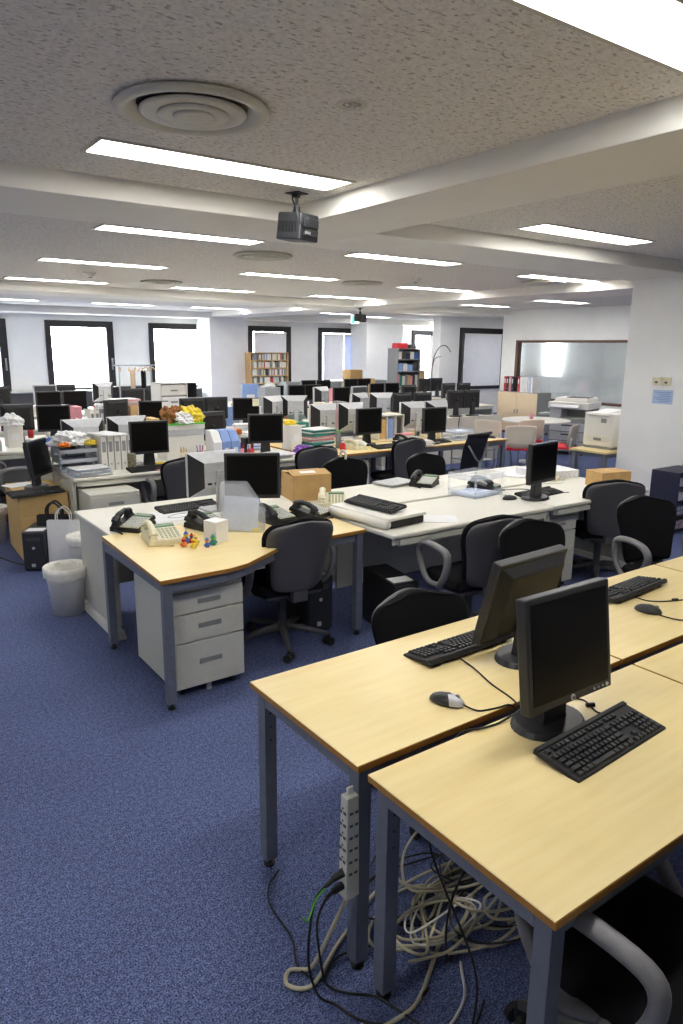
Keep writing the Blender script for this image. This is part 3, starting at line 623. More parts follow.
def silver_monitor(dark=True, W=.375):
    def f():
        Ht = .335; r = thing('computer_monitor', 'x', 'monitor'); X = Tm(0, -.06, .275)
        mon_body(r, X, W, Ht, 'silver', 'screen' if dark else 'screeng', logo=False)
        v = [(-W/2, .02, -Ht/2), (W/2, .02, -Ht/2), (W/2, .02, Ht/2), (-W/2, .02, Ht/2), (-W*.3, .115, -Ht*.26), (W*.3, .115, -Ht*.26), (W*.3, .115, Ht*.3), (-W*.3, .115, Ht*.3)]
        m = MB().t(X); m._a(v, [(0, 1, 5, 4), (2, 3, 7, 6), (4, 5, 6, 7)]); m.m(1)._a(v, [(1, 2, 6, 5), (3, 0, 4, 7)]); m.m(0)._a(v, [(0, 3, 2, 1)])
        bk = m.build('rear_cover', ['silver', 'blackm'], r)
        m = MB().t(X); m.box(-.03, .112, -.24, .03, .14, .04); m.box(-.02, .139, -.0, .02, .145, .02); m.build('support_arm', 'silver', r, bevel=.006)
        m = MB().t(X)
        for k in range(4): m.box(-.09+k*.05, .1145, -Ht*.2, -.06+k*.05, .118, -Ht*.15)
        m.build('socket', 'black', bk)
        MB().prism([(-.11, -.1), (.11, -.1), (.1, .09), (-.1, .09)], 0, .018, .06).build('stand_base', 'silver', r, bevel=.005)
        MB().box(-.03, .052, .016, .03, .08, .08).build('neck', 'silver', r, bevel=.004)
        return r
    return f
BM, BP, SM, SG = black_monitor(), black_monitor(logo=False), silver_monitor(), silver_monitor(False)
def mon(kind, x, y, rz, label, z=DH, group=None):
    k = {'b': BP, 's': SM, 'g': SG}[kind]
    return put('mon'+kind, k, label, 'monitor', (x, y, z), math.radians(rz), group)
# the two in front
put('monL', black_monitor(W=.365, Ht=.332, z=.27, tilt=.14), 'upright black monitor with a small round badge on the nearest maple desk', 'monitor', (1.652, 1.235, DH), math.radians(-1))
put('monT', black_monitor(W=.385, Ht=.325, z=.235, tilt=.24, logo=False), 'black monitor turned away and leaning back, on the second row desk', 'monitor', (1.965, 1.57, DH), math.radians(183))
# keyboards
def keyboard(W=.45, D=.15, back=.022):
    def f():
        r = thing('keyboard', 'x', 'keyboard'); a = math.atan2(back, D); X = Tm(0, 0, .004, 0, a)
        MB().t(X).box(-W/2, -D/2, .0, W/2, D/2, .014, .002).box(-W/2, D/2-.02, .008, W/2, D/2, .02, .003).build('case', 'blackm', r, bevel=.002, seg=1)
        m = MB().t(X); p = .0188; x0 = -W/2+.012
        rows = [(-.058, [1.25, 1.25, 1.25, 5.6, 1.25, 1.25, 1.25, 1.5]), (-.039, [2.25]+[1]*10+[2.35]), (-.02, [1.75]+[1]*11+[1.85]), (-.001, [1.5]+[1]*12+[1.1]), (.018, [1]*13+[1.6]), (.043, [1, -.6, 1, 1, 1, 1, -.4, 1, 1, 1, 1, -.4, 1, 1, 1, 1])]
        def key(x, y, w_): m.m(0).box(x+.0008, y-p/2+.0008, .012, x+w_*p-.0008, y+p/2-.0008, .0225, .0026)
        for y, ws in rows:
            x = x0
            for w_ in ws:
                if w_ > 0: key(x, y, w_)
                x += abs(w_)*p
        x = x0+15.1*p
        for i in range(3):
            for y in (.043, .018, -.001): key(x+i*p, y, 1)
            key(x+i*p, -.058, 1)
        key(x+p, -.039, 1); x += 3.25*p
        for i in range(4):
            for y in (.018, -.001, -.02, -.039, -.058):
                if x+i*p+p < W/2-.004: key(x+i*p, y, 1)
        m.build('keys', 'keyl', r)
        for sx in (-1, 1): MB().box(sx*(W/2-.05)-.012, D/2-.022, .0, sx*(W/2-.05)+.012, D/2-.014, back*.95).build('foot', 'blackm', r)
        return r
    return f
KB = keyboard()
def kb(x, y, rz, label, z=DH): return put('kb', KB, label, 'keyboard', (x, y, z), math.radians(rz))
kb(1.69, 1.065, 3, 'black full size keyboard in front of the upright monitor on the nearest desk')
kb(1.83, 1.775, 181, 'black keyboard seen from behind the back-turned monitor, second row')
kb(2.95, 1.80, 184, 'black keyboard on the second row desk at the right, before the loop arm chair')
kb(4.42, 3.53, 4, 'black keyboard below the slim black monitor on the white desk')
kb(1.95, 4.55, 4, 'black keyboard on the pale mat behind the cream phone')
kb(2.86, 3.62, -84, 'dark keyboard lying on the upturned white lid', DH+.085)
kb(2.33, 6.22, 2, 'dark keyboard under the black screen on the left white desk')
kb(5.15, 6.26, 2, 'dark keyboard under the black screen in the middle row')
kb(5.86, 6.28, 4, 'grey keyboard beside the mesh chair in the middle row')
def mouse():
    r = thing('computer_mouse', 'x', 'mouse')
    pr = [(0, .001), (.026, .001), (.03, .006), (.029, .014), (.025, .024), (.017, .032), (.008, .036), (.0005, .037)]
    m = MB(); m.lathe(pr, 20, caps=False); m.v = [(x, y*1.95, z*(1-.0*y)*(1 if y > 0 else .95)) for x, y, z in m.v]
    b = m.build('body', 'bezel', r, smooth=True)
    m = MB(); m.lathe([(a*1.012, z+.0008) for a, z in pr[2:]], 20, caps=False); m.v = [(x, y*1.95, z) for x, y, z in m.v]
    m.f, m.mi = zip(*[(f, 0) for f in m.f if all(m.v[i][1] > .004 for i in f)]); m.f = list(m.f); m.mi = list(m.mi)
    m.build('button_cover', 'silver', r, smooth=True)
    MB().cyl((-.003, .035, .031), (.003, .035, .031), .008).build('wheel', 'greyd', r)
    return r
put('mouse', mouse, 'black and silver mouse on the second row desk, near the left keyboard', 'mouse', (1.485, 1.49, DH), math.radians(-154))
def mouse2():
    r = mouse(); [bpy.data.objects.remove(c) for c in list(bpy.data.objects) if c.parent == r and c.name.startswith('button_cover')]; return r
put('mouse2', mouse2, 'plain black mouse on the second row desk, right of the monitors', 'mouse', (2.77, 1.59, DH), math.radians(195))
def cable(name, label, pts, r=.0028, mat='cordk', sm=8, cat='cable', group=None):
    o = MB().tube(pts, r, 6, sm=sm).build(name, mat, smooth=True); return tag(o, label, cat, group)
z0 = DH+.0032
cable('mouse_cable', 'thin black cable running from the black and silver mouse to the desk gap', [(1.505, 1.435, DH+.012), (1.53, 1.395, z0), (1.59, 1.375, z0), (1.64, 1.365, z0), (1.66, 1.346, z0-.02)])
cable('mouse_cable', 'thin black cable from the plain black mouse running right', [(2.76, 1.53, DH+.008), (2.8, 1.45, z0), (2.95, 1.4, z0), (3.15, 1.42, z0), (3.4, 1.45, z0)])
cable('keyboard_cable', 'black cable with a lump from the right hand keyboard running off right', [(2.88, 1.72, z0+.005), (2.9, 1.66, z0), (3.0, 1.6, z0), (3.2, 1.55, z0), (3.6, 1.55, z0)])
cable('keyboard_cable', 'thin black cable from the second row left keyboard passing under the monitors', [(1.75, 1.7, z0+.004), (1.74, 1.62, z0), (1.7, 1.5, z0), (1.68, 1.4, z0), (1.66, 1.345, z0)])
cable('keyboard_cable', 'short black cable with a lump behind the nearest keyboard', [(1.84, 1.14, z0+.008), (1.83, 1.18, z0), (1.86, 1.25, z0), (1.83, 1.29, z0)])
cable('monitor_cable', 'black cable lying from the upright monitor into the gap between the desks', [(1.66, 1.28, z0+.02), (1.6, 1.3, z0+.015), (1.52, 1.305, z0+.002), (1.45, 1.315, z0+.002), (1.4, 1.333, z0), (1.37, 1.346, z0-.04)], .0035)
for x, y, lb in ((3.0, 1.6, 'small black ferrite lump on the right hand keyboard cable'), (1.845, 1.215, 'small black ferrite lump on the nearest keyboard cable')):
    o = MB().cyl((-.014, 0, .007), (.014, 0, .007), .007).build('ferrite_bead', 'black', bevel=.002); o.location = (x, y, DH); o.rotation_euler = (0, 0, -.5); tag(o, lb, 'cable part')
# telephones
def phone(body, pad, hand, lcd='lcd'):
    def f():
        r = thing('telephone', 'x', 'telephone'); X = Tm(0, 0, .012, 0, .2)
        MB().prism([(-.1, -.11), (.1, -.11), (.1, .11), (-.1, .11)], 0, .035, .05).t(X).box(-.1, -.11, .012, .1, .11, .04, .004).build('base', body, r, bevel=.005)
        MB().t(X).box(-.03, -.1, .038, .095, .055, .044).build('keypad_plate', pad, r, bevel=.002)
        m = MB().t(X)
        for i in range(5):
            for j in range(6): m.box(-.022+i*.023, -.092+j*.023, .043, -.006+i*.023, -.078+j*.023, .049, .001)
        m.build('keys', 'creamd' if body == 'cream' else 'silver', r)
        MB().t(X).box(-.025, .062, .038, .09, .1, .048, .003).build('display', lcd, r)
        m = MB().t(X); m.box(-.092, -.1, .04, -.042, -.045, .062, .008); m.box(-.092, .045, .04, -.042, .1, .062, .008)
        m.tube([(-.067, -.085, .06), (-.067, -.05, .082), (-.067, 0, .09), (-.067, .05, .082), (-.067, .085, .06)], [.024, .018, .016, .018, .024], 10, sm=3, flat=1.1)
        m.build('handset', hand, r, smooth=False, bevel=.004)
        p = []
        for i in range(90):
            t = i/89; a = t*2*PI*22; cx, cy = -.067+.09*math.sin(t*PI)*1., -.11-.06*math.sin(t*PI)
            p.append((cx+.005*math.cos(a), cy, .008+.005*math.sin(a)+(.03*(1-t)**6)))
        MB().tube(p, .0022, 5).build('coiled_cord', hand, r)
        return r
    return f
PB, PC = phone('black', 'creamd', 'black'), phone('cream', 'cream', 'cream')
put('phc', PC, 'cream desk phone at the left corner of the boomerang desk', 'telephone', (1.48, 3.86, DH), math.radians(-8))
put('phb', PB, 'black office phone beside the black screen, left of the two behind the grey chair', 'telephone', (2.27, 3.93, DH), math.radians(8))
put('phb', PB, 'black office phone at the right, next to the cream fax handset', 'telephone', (2.53, 3.9, DH), math.radians(22))
put('phc', PC, 'cream phone with a pale green top leaning by the cardboard box', 'telephone', (2.86, 4.12, DH), math.radians(-35))
put('phb', PB, 'black phone at the far left edge of the white desk, handset towards the aisle', 'telephone', (1.44, 4.22, DH), math.radians(-50))
put('phb', PB, 'black phone standing beside the white cube on the boomerang desk', 'telephone', (1.83, 4.0, DH), math.radians(15))
put('phb', PB, 'black phone left of the clear letter tray on the white row', 'telephone', (3.93, 4.32, DH), math.radians(-60))
put('phb', PB, 'black phone right of the clear letter tray on the white row', 'telephone', (4.22, 3.93, DH), math.radians(20))
put('phc', PC, 'cream phone right of the slim black monitor on the white row', 'telephone', (5.0, 3.95, DH), math.radians(30))
put('phc', PC, 'cream phone beside the bottle in the middle row', 'telephone', (4.72, 6.38, DH), math.radians(20))
put('phb', PB, 'black phone on the maple desk left of the square monitor by the mesh chair', 'telephone', (5.5, 6.42, DH), math.radians(10))
# monitors of the middle distance
for k, x, y, rz, lb in [
('b', 2.22, 4.12, -28, 'black screen facing the camera behind the clear file box'), ('s', 2.1, 4.42, 182, 'silver backed monitor behind the clear file box, next to the black screen'),
('b', 4.27, 3.46, 8, 'slim black monitor standing on the white desk near the mesh chair'), ('s', 1.87, 6.66, 182, 'silver backed monitor behind the white binders'),
('s', 2.3, 6.72, 178, 'silver backed monitor just left of the square black screen on the left'), ('b', 2.37, 6.42, -4, 'black screen above the left white desk, right of the binders'),
('b', 3.26, 6.92, 180, 'black monitor seen from behind, near the pale blue box files'), ('b', 3.66, 6.5, -20, 'black screen left of the purple pouch'),
('s', 4.83, 7.1, 180, 'silver backed monitor, first of the pair in the middle row'), ('s', 5.24, 7.1, 180, 'silver backed monitor, second of the pair, partly behind the black screen'),
('b', 5.04, 6.57, 0, 'square black screen in the middle row, left of the wide grey chair'), ('s', 6.02, 6.85, 180, 'silver backed monitor left of the square screen by the mesh chair'),
('s', 6.43, 6.85, 180, 'silver backed monitor right of the square screen by the mesh chair'), ('b', 5.78, 6.27, 0, 'square black screen near the black mesh chair'),
('b', 2.09, 8.65, -10, 'black screen at the far left, third row, above the messy papers'), ('b', 1.75, 8.85, 180, 'black monitor seen from behind at the left edge, third row'),
('b', 3.0, 9.1, 200, 'black monitor back with a shiny round hinge, between paper stacks'), ('b', 3.33, 8.75, -22, 'black screen with a white note, left of the clear drawer tower'),
('b', 3.95, 8.92, 180, 'black monitor back of the dark group in front of the pier, left one'), ('b', 4.3, 8.95, 180, 'black monitor back of the dark group in front of the pier, right one'),
('b', 4.62, 8.72, -25, 'black screen with a yellow note before the white pier'),
('s', 5.0, 8.6, 200, 'narrow silver backed monitor in front of the bookshelf papers, left one'), ('s', 5.3, 8.55, 160, 'narrow silver backed monitor in front of the bookshelf papers, right one'),
('s', 6.5, 8.6, 200, 'silver backed monitor in the third row, above the white file rack, left one'), ('s', 6.82, 8.5, 165, 'silver backed monitor in the third row, above the white file rack, right one'),
('b', 7.25, 8.5, 180, 'black monitor back in the third row, left of the centre'), ('b', 7.63, 8.45, 180, 'black monitor back in the third row, second from left'),
('b', 8.5, 8.62, 180, 'black monitor back standing on the cream fronted desk, left'), ('b', 8.87, 8.6, 180, 'black monitor back standing on the cream fronted desk, right'),
('b', 2.67, 11.3, 0, 'black screen of the window side pair, left one'), ('b', 3.05, 11.3, 0, 'black screen of the window side pair, right one'),
('g', 3.0, 12.9, 0, 'grey lit looking screen in front of the first window'), ('b', 3.42, 13.15, 180, 'black monitor back in front of the middle of the first window'), ('s', 4.1, 13.2, 182, 'small silver monitor back in front of the first window edge'),
('b', 4.0, 11.35, 180, 'black monitor back below the coat rack, left'), ('b', 4.37, 11.35, 180, 'black monitor back below the coat rack, right'), ('b', 5.6, 12.95, 0, 'black screen low in front of the second bright window'),
('b', 6.55, 11.3, 0, 'black screen right of the blue bag before the bookshelf'), ('b', 6.98, 11.25, 0, 'black screen second right of the blue bag'), ('b', 7.36, 11.3, 0, 'black screen third right of the blue bag'),
('s', 6.95, 10.3, 200, 'silver monitor back in the fourth row left of two slanted screens'), ('b', 7.3, 10.3, 4, 'slanted dark screen in the fourth row beside the pale screen'), ('g', 7.68, 10.3, 8, 'slanted pale grey screen in the fourth row'),
('b', 8.27, 12.85, 0, 'black screen in the window row below the second dark window, left'), ('b', 8.65, 12.85, 0, 'black screen in the window row below the second dark window, middle'),
('b', 9.55, 13.1, 0, 'black screen in the window row, left of the cardboard stack'), ('b', 9.93, 13.1, 0, 'black screen in the window row under the cardboard stack'),
('b', 8.8, 11.2, 0, 'black screen of the pair before the white wall pier, left'), ('b', 9.18, 11.2, 0, 'black screen of the pair before the white wall pier, right'), ('b', 8.97, 10.35, 180, 'black monitor back under the grey cabinet'),
('b', 11.3, 12.5, 180, 'black monitor back below the bright narrow window, left'), ('b', 11.68, 12.5, 180, 'black monitor back below the bright narrow window, right'),
('b', 10.2, 10.55, 180, 'black monitor back before the rightmost window, left'), ('b', 10.58, 10.5, 180, 'black monitor back before the rightmost window, right'),
('b', 2.3, 12.9, 180, 'black monitor back in front of the first window, far left')]: mon(k, x, y, rz, lb).scale = (1, 1, .9 if 'clear file box, next' in lb else 1)
put('monK', black_monitor(W=.37, Ht=.32, z=.265, tilt=.14, logo=False), 'black monitor turned sideways on top of the tan cabinet at the left', 'monitor', (1.4, 6.62, .57), math.radians(52))
kb(1.34, 6.33, 8, 'dark keyboard on top of the tan cabinet at the left', .57)
# power strip and cable nest under the near desks
r = thing('power_strip', 'long grey power strip fixed upright to the desk leg, two plugs in it', 'power strip', (1.0425, 1.405, .41), math.radians(8))
r.location = (1.034, 1.392, .445); r.rotation_euler = (0, 0, 0); r.scale = (.9, .9, .8)
MB().box(-.026, -.022, -.2, .026, .022, .2, .004).build('body', 'grey', r, bevel=.004)
MB().box(-.012, -.004, .2, .012, .004, .23).build('hanging_lug', 'wplas', r, bevel=.003)
for k in range(6):
    m = MB(); z = .15-k*.048
    for q in (-.01, .01): m.box(-.0275, q-.006, z-.012, -.0255, q+.006, z-.003)
    m.cyl((-.0255, 0, z+.008), (-.0275, 0, z+.008), .0035, n=8); m.build('socket', 'dgrey', r)
    m = MB()
    for q in (-.01, .01): m.box(q-.006, -.0275+.004, z-.012, q+.006, -.0225, z-.003)
    m.build('socket', 'dgrey', r)
for z in (-.1, -.15):
    MB().cyl((-.022, 0, z), (-.062, 0, z-.006), .014, .011).cyl((-.06, 0, z-.006), (-.09, -.005, z-.014), .007).build('plug', 'black', r, bevel=.002)
F = .006
cable('power_cable', 'thick beige cord dropping from the bottom of the power strip', [(1.034, 1.392, .284), (1.0, 1.42, .17), (.97, 1.45, .06), (.95, 1.47, .012), (.9, 1.5, .01), (.87, 1.46, .01), (.93, 1.42, .01), (1.08, 1.5, .01), (1.3, 1.6, .01)], .0065, 'cordb')
cable('power_cable', 'black plug cord hanging from the upper plug in a long loop', [(.953, 1.388, .354), (.92, 1.4, .3), (.89, 1.38, .15), (.91, 1.36, .04), (.95, 1.33, .008), (.98, 1.25, .008), (1.05, 1.2, .008), (1.2, 1.22, .008)], .004)
cable('power_cable', 'black plug cord hanging from the lower plug', [(.953, 1.388, .314), (.925, 1.39, .24), (.93, 1.37, .1), (.96, 1.38, .02), (1.0, 1.34, .008), (1.06, 1.28, .008), (1.1, 1.15, .008), (1.14, 1.0, .008)], .004)
cable('power_cable', 'black cord lying from the far desk leg to the power strip', [(1.09, 1.88, .008), (1.02, 1.83, .008), (.98, 1.75, .008), (.97, 1.6, .008), (.93, 1.5, .008), (.96, 1.42, .008), (1.05, 1.46, .008), (1.2, 1.42, .008)], .003)
cable('ground_wire', 'short green and yellow earth wire curling from the plugs', [(.948, 1.385, .35), (.925, 1.395, .32), (.9, 1.385, .29), (.885, 1.38, .28), (.872, 1.38, .3)], .0022, 'green')
cable('network_cable', 'beige cord curving along the carpet below the nearest desk leg', [(.72, 1.14, .007), (.8, 1.2, .007), (.9, 1.22, .007), (1.05, 1.2, .007), (1.15, 1.21, .007), (1.3, 1.3, .007), (1.5, 1.42, .007)], .0065, 'cordb')
cable('network_cable', 'beige cord with a loose plug end below the desk', [(.97, 1.24, .013), (.98, 1.17, .006), (1.05, 1.12, .006), (1.15, 1.1, .006), (1.26, 1.14, .006), (1.32, 1.21, .006), (1.34, 1.235, .006)], .0045, 'cordw')
R2 = random.Random(3)
cols = [('cordb', 'beige'), ('cordk', 'black'), ('cordw', 'white')]
for k in range(15):
    cx, cy = 1.42+R2.uniform(-.18, .3), 1.42+R2.uniform(-.16, .16); ra = R2.uniform(.1, .24); ph = R2.uniform(0, 6.28); n_ = R2.choice([7, 9, 12]); zz = .008+.0042*k
    pts = [(cx+ra*1.15*math.cos(ph+i*.85)*(1+.2*R2.uniform(-1, 1)), cy+ra*.7*math.sin(ph+i*.85)*(1+.25*R2.uniform(-1, 1)), zz+R2.uniform(-.003, .01)) for i in range(n_)]
    pts += [(pts[-1][0]+R2.uniform(.1, .5), pts[-1][1]+R2.uniform(-.1, .2), .01+R2.uniform(0, .02))]
    mt, nm = cols[0] if k % 9 in (0, 2, 4, 5, 7) else (cols[2] if k % 9 == 8 else cols[1])
    cable('network_cable', '%s cable tangled in the nest on the carpet under the near desks' % nm, pts, {'cordb': .0048, 'cordk': .0032, 'cordw': .0035}[mt], mt, 6, group='%s cables in the floor tangle' % nm)
for k, (a, b) in enumerate((((1.27, 1.29), (1.2, 1.0)), ((1.5, 1.3), (1.3, 1.2)))):
    cable('monitor_cable', 'black cable falling from the %s part of the desk gap into the floor tangle' % ('left', 'middle')[k], [(a[0], 1.346, DH-.03), (a[0], 1.346, DH-.1), (a[0]-.02, a[1], .4), (b[0]+.05, b[1]+.1, .15), (b[0], b[1]+.05, .02), (b[0]+.1, b[1]+.1, .012)], .0038)
cable('floor_cable', 'black cable crossing the blue carpet from the left edge to the tan cabinet', [(.9, 7.4, .006), (.98, 6.9, .006), (1.05, 6.5, .006), (1.13, 6.25, .006), (1.2, 6.12, .006)], .006)
cable('loose_wire', 'thin black wire looped on the white mat behind the cream phone', [(1.95, 4.45, z0), (1.8, 4.42, z0), (1.72, 4.36, z0), (1.78, 4.32, z0), (1.86, 4.36, z0), (1.84, 4.44, z0)], .002)
# ================================================================ computers, bins, bags, boxes
def tower(W=.18, Hh=.37, D=.42, mat='black'):
    def f():
        r = thing('desktop_computer', 'x', 'computer')
        MB().box(-W/2, -D/2, .012, W/2, D/2, Hh).build('case', mat, r, bevel=.006)
        MB().box(-W/2+.004, -D/2-.012, .02, W/2-.004, -D/2+.001, Hh-.008).build('front_bezel', 'bezel', r, bevel=.006)
        MB().box(-W*.3, -D/2-.014, Hh*.78, W*.3, -D/2-.011, Hh*.86).build('disc_drive', 'dgrey', r)
        MB().cyl((0, -D/2-.01, Hh*.6), (0, -D/2-.016, Hh*.6), .012).build('power_button', 'silver', r)
        MB().box(-.025, -D/2-.014, Hh*.12, .005, -D/2-.0115, Hh*.2).build('sticker', 'silver', r)
        MB().box(-W*.4, -D/2+.03, Hh, W*.4, -D/2+.13, Hh+.0008).build('label_sticker', 'paper', r)
        for sx in (-1, 1): MB().box(sx*W*.38-.015, -D/2+.02, 0, sx*W*.38+.015, D/2-.02, .013).build('foot', 'blackm', r)
        return r
    return f
put('tow', tower(), 'black desktop computer standing on the carpet under the boomerang desk, right of the grey chair', 'computer', (2.45, 3.82, 0), math.radians(-8))
put('tow', tower(), 'black desktop computer under the left end of the long white desk', 'computer', (2.84, 3.42, 0), math.radians(-10))
put('tow', tower(), 'black desktop computer deep under the white desk with the monitor', 'computer', (4.05, 3.85, 0), 0)
put('tow2', tower(.18, .33, .36, 'dgrey'), 'dark grey computer case standing before the tan cabinet beside the black bag', 'computer', (1.3, 6.12, 0), math.radians(-30))
def bin_(col='wplas', Rb=.1, Rt=.135, h=.33):
    def f():
        r = thing('waste_bin', 'x', 'bin')
        MB().lathe([(.001, .004), (Rb-.006, .004), (Rt-.007, h-.01), (Rt-.006, h), (Rt+.006, h+.003), (Rt+.008, h-.012), (Rt, h-.018), (Rt-.006, h*.78), (Rt-.003, h*.77), (Rt-.008, h*.74), (Rb, 0), (.001, 0)], 40, caps=False).build('bucket', col, r, smooth=True)
        m = MB(); n = 40
        prof = [(Rb*.9, .03), (Rt-.012, h-.03), (Rt-.004, h+.006), (Rt+.011, h+.006), (Rt+.0115, h-.03), (Rt+.009, h-.06)]
        m.lathe(prof, n, caps=False); R = random.Random(1)
        m.v = [(x*(1+.02*math.sin(9*math.atan2(y, x))), y*(1+.02*math.cos(7*math.atan2(y, x))), z+(.006*R.uniform(-1, 1) if z < h-.04 and z > .04 else 0)) for x, y, z in m.v]
        m.build('bin_liner', 'bagw', r, smooth=True); return r
    return f
M['bagw'] = mk('liner_plastic', (236, 234, 226), .35)
put('bin', bin_(), 'cream round waste bin with a white liner, alone on the blue carpet', 'bin', (1.18, 4.88, 0))
put('bin', bin_(), 'white waste bin with a plastic bag behind the slab sided desk, beside the paper bag', 'bin', (1.53, 5.64, 0), .5)
put('bin', bin_(), 'white bin at the left edge behind the tan cabinet', 'bin', (1.1, 7.12, 0), .5)
# tan drawer cabinet with three drawers (monitor on it)
r = thing('drawer_cabinet', 'tan three drawer cabinet carrying the sideways monitor, at the left', 'cabinet', (1.4, 6.62, 0), math.radians(-2))
MB().box(-.2, -.32, .0, .2, .33, .57).build('body', 'carddk', r, bevel=.005)
for z0_, z1_ in ((.015, .19), (.2, .375), (.385, .56)): MB().box(-.195, -.326, z0_, .195, -.318, z1_).build('drawer', 'carddk', r, bevel=.003)
o = MB().box(-.12, -.09, 0, .12, .09, .004).build('paper_sheet', 'paper'); o.location = (1.3, 6.8, .5705); o.rotation_euler = (0, 0, .3); tag(o, 'sheet of paper under the monitor on the tan cabinet', 'paper')
def bag(W, D, Hh, mat, hm, hr):
    r = thing('carrier_bag', 'x', 'bag')
    m = MB(); t = .004; v = [(-W/2, -D/2, 0), (W/2, -D/2, 0), (W/2, D/2, 0), (-W/2, D/2, 0), (-W/2, -D*.25, Hh), (W/2, -D*.25, Hh), (W/2, D*.25, Hh), (-W/2, D*.25, Hh)]
    m._a(v, [(0, 3, 2, 1), (0, 1, 5, 4), (1, 2, 6, 5), (2, 3, 7, 6), (3, 0, 4, 7)])
    o = m.build('bag_body', mat, r); s = o.modifiers.new('solid', 'SOLIDIFY'); s.thickness = t
    for y in (-D*.25, D*.25): MB().tube([(-W*.22, y, Hh-.03), (-W*.2, y*1.1, Hh+.06), (0, y*1.3, Hh+.11), (W*.2, y*1.1, Hh+.06), (W*.22, y, Hh-.03)], hr, 6, sm=5).build('handle', hm, r, smooth=True)
    return r
r = bag(.28, .1, .42, 'black', 'black', .009); r.location = (1.5, 5.97, 0); r.rotation_euler = (0, 0, math.radians(58)); tag(r, 'black paper carrier bag with ribbon handles between the tan cabinet and the white bag', 'bag')
r.location = (1.42, 6.1, 0); r.rotation_euler = (0, 0, math.radians(-32))
r = bag(.26, .09, .41, 'paper', 'wplas', .005); r.location = (1.44, 5.9, 0); r.rotation_euler = (0, 0, math.radians(-32)); tag(r, 'white paper carrier bag with looped cord handles next to the white bin', 'bag')
# cardboard boxes
def carton(W, D, Hh, flaps=True, mat='card'):
    r = thing('cardboard_box', 'x', 'box')
    if flaps:
        m = MB(); t = .004
        m.box(-W/2, -D/2, 0, W/2, -D/2+t, Hh); m.box(-W/2, D/2-t, 0, W/2, D/2, Hh); m.box(-W/2, -D/2+t, 0, -W/2+t, D/2-t, Hh); m.box(W/2-t, -D/2+t, 0, W/2, D/2-t, Hh); m.box(-W/2+t, -D/2+t, 0, W/2-t, D/2-t, t)
        m.build('box_body', mat, r)
        MB().t(Tm(0, -D/2, Hh, 0, .16)).box(-W/2, 0, 0, W/2, D*.5, t).build('flap', mat, r)
        MB().t(Tm(0, D/2, Hh, 0, -.06)).box(-W/2, -D*.5, 0, W/2, 0, t).build('flap', mat, r)
        MB().t(Tm(0, -D/2, Hh+.001, 0, .16)).box(-W*.25, .04, t, W*.15, D*.35, t+.001).build('box_label', 'paper', r)
    else:
        MB().box(-W/2, -D/2, 0, W/2, D/2, Hh).build('box_body', mat, r, bevel=.004); MB().box(-.025, -D/2-.0005, Hh*.6, .025, D/2+.0005, Hh+.0006).build('tape', 'carddk', r)
    return r
r = carton(.3, .26, .19); r.location = (2.84, 4.43, DH); r.rotation_euler = (0, 0, math.radians(-12)); tag(r, 'open tan cardboard box between the black screen and the cream phone', 'box')
r = carton(.3, .2, .13, False); r.location = (5.21, 3.47, DH); r.rotation_euler = (0, 0, math.radians(-14)); tag(r, 'flat brown cardboard box at the right end of the white desk', 'box')
# ================================================================ things on the boomerang desk
r = thing('magazine_file', 'clear plastic magazine file with papers, standing on the boomerang desk', 'file box', (1.98, 3.8, DH), math.radians(-38))
m = MB(); A = [(-.13, 0), (.13, 0), (.13, .14), (.02, .3), (-.13, .3)]
for y in (-.045, .043): m._a([(x, y, z) for x, z in A]+[(x, y+.002, z) for x, z in A], [(0, 1, 2, 3, 4), (9, 8, 7, 6, 5)]+[(i, (i+1) % 5, 5+(i+1) % 5, 5+i) for i in range(5)])
m.box(-.13, -.045, 0, -.128, .045, .3); m.box(.128, -.045, 0, .13, .045, .14); m.box(-.13, -.045, 0, .13, .045, .002); m.build('file_shell', 'clear', r)
MB().t(Tm(0, 0, .005, 0, 0, .06)).box(-.12, -.02, 0, .09, -.018, .21).build('paper_sheet', 'bluep', r); MB().t(Tm(0, .01, .004, 0, 0, .1)).box(-.12, 0, 0, .08, .003, .19).build('paper_sheet', 'paper', r)
MB().box(.06, -.03, .003, .1, -.01, .02).build('yellow_tag', 'yellow', r)
o = MB().box(-.05, -.05, 0, .05, .05, .13).build('paper_cube', 'paper', bevel=.003); o.location = (1.73, 3.66, DH); o.rotation_euler = (0, 0, .35); tag(o, 'white note cube block beside the toy figures on the boomerang desk', 'note block')
FIG = [('yellow', 'orange', 'yellow toy figure at the front of the toy cluster'), ('blue', 'yellow', 'blue capped toy figure standing tallest in the toy cluster'), ('orange', 'red', 'orange toy figure left in the cluster'),
       ('yellow', 'pink', 'yellow and pink toy figure in the middle of the cluster'), ('blue', 'orange', 'small blue toy figure with an orange head, apart on the right'), ('teal', 'green', 'dark green toy figure beside the white cube'), ('redp', 'blue', 'red toy figure behind the yellow ones')]
def figure(a, b, s, x, y, lb, z=DH):
    r = thing('toy_figure', lb, 'toy', (x, y, z)); m = MB()
    m.lathe([(.001, 0), (.013*s, 0), (.016*s, .008*s), (.013*s, .02*s), (.008*s, .03*s), (.001, .031*s)], 12, caps=False)
    for q in (-1, 1): m.cyl((q*.012*s, 0, .022*s), (q*.022*s, -.006*s, .012*s), .004*s, n=6)
    m.build('body', a, r, smooth=True)
    MB().lathe([(.001, .028*s), (.008*s, .03*s), (.012*s, .038*s), (.01*s, .047*s), (.004*s, .052*s), (.001, .053*s)], 12, caps=False).build('head', b, r, smooth=True)
    MB().lathe([(.001, .06*s), (.004*s, .056*s), (.0115*s, .045*s), (.013*s, .044*s), (.001, .044*s)], 12, caps=False).build('cap', a, r, smooth=True)
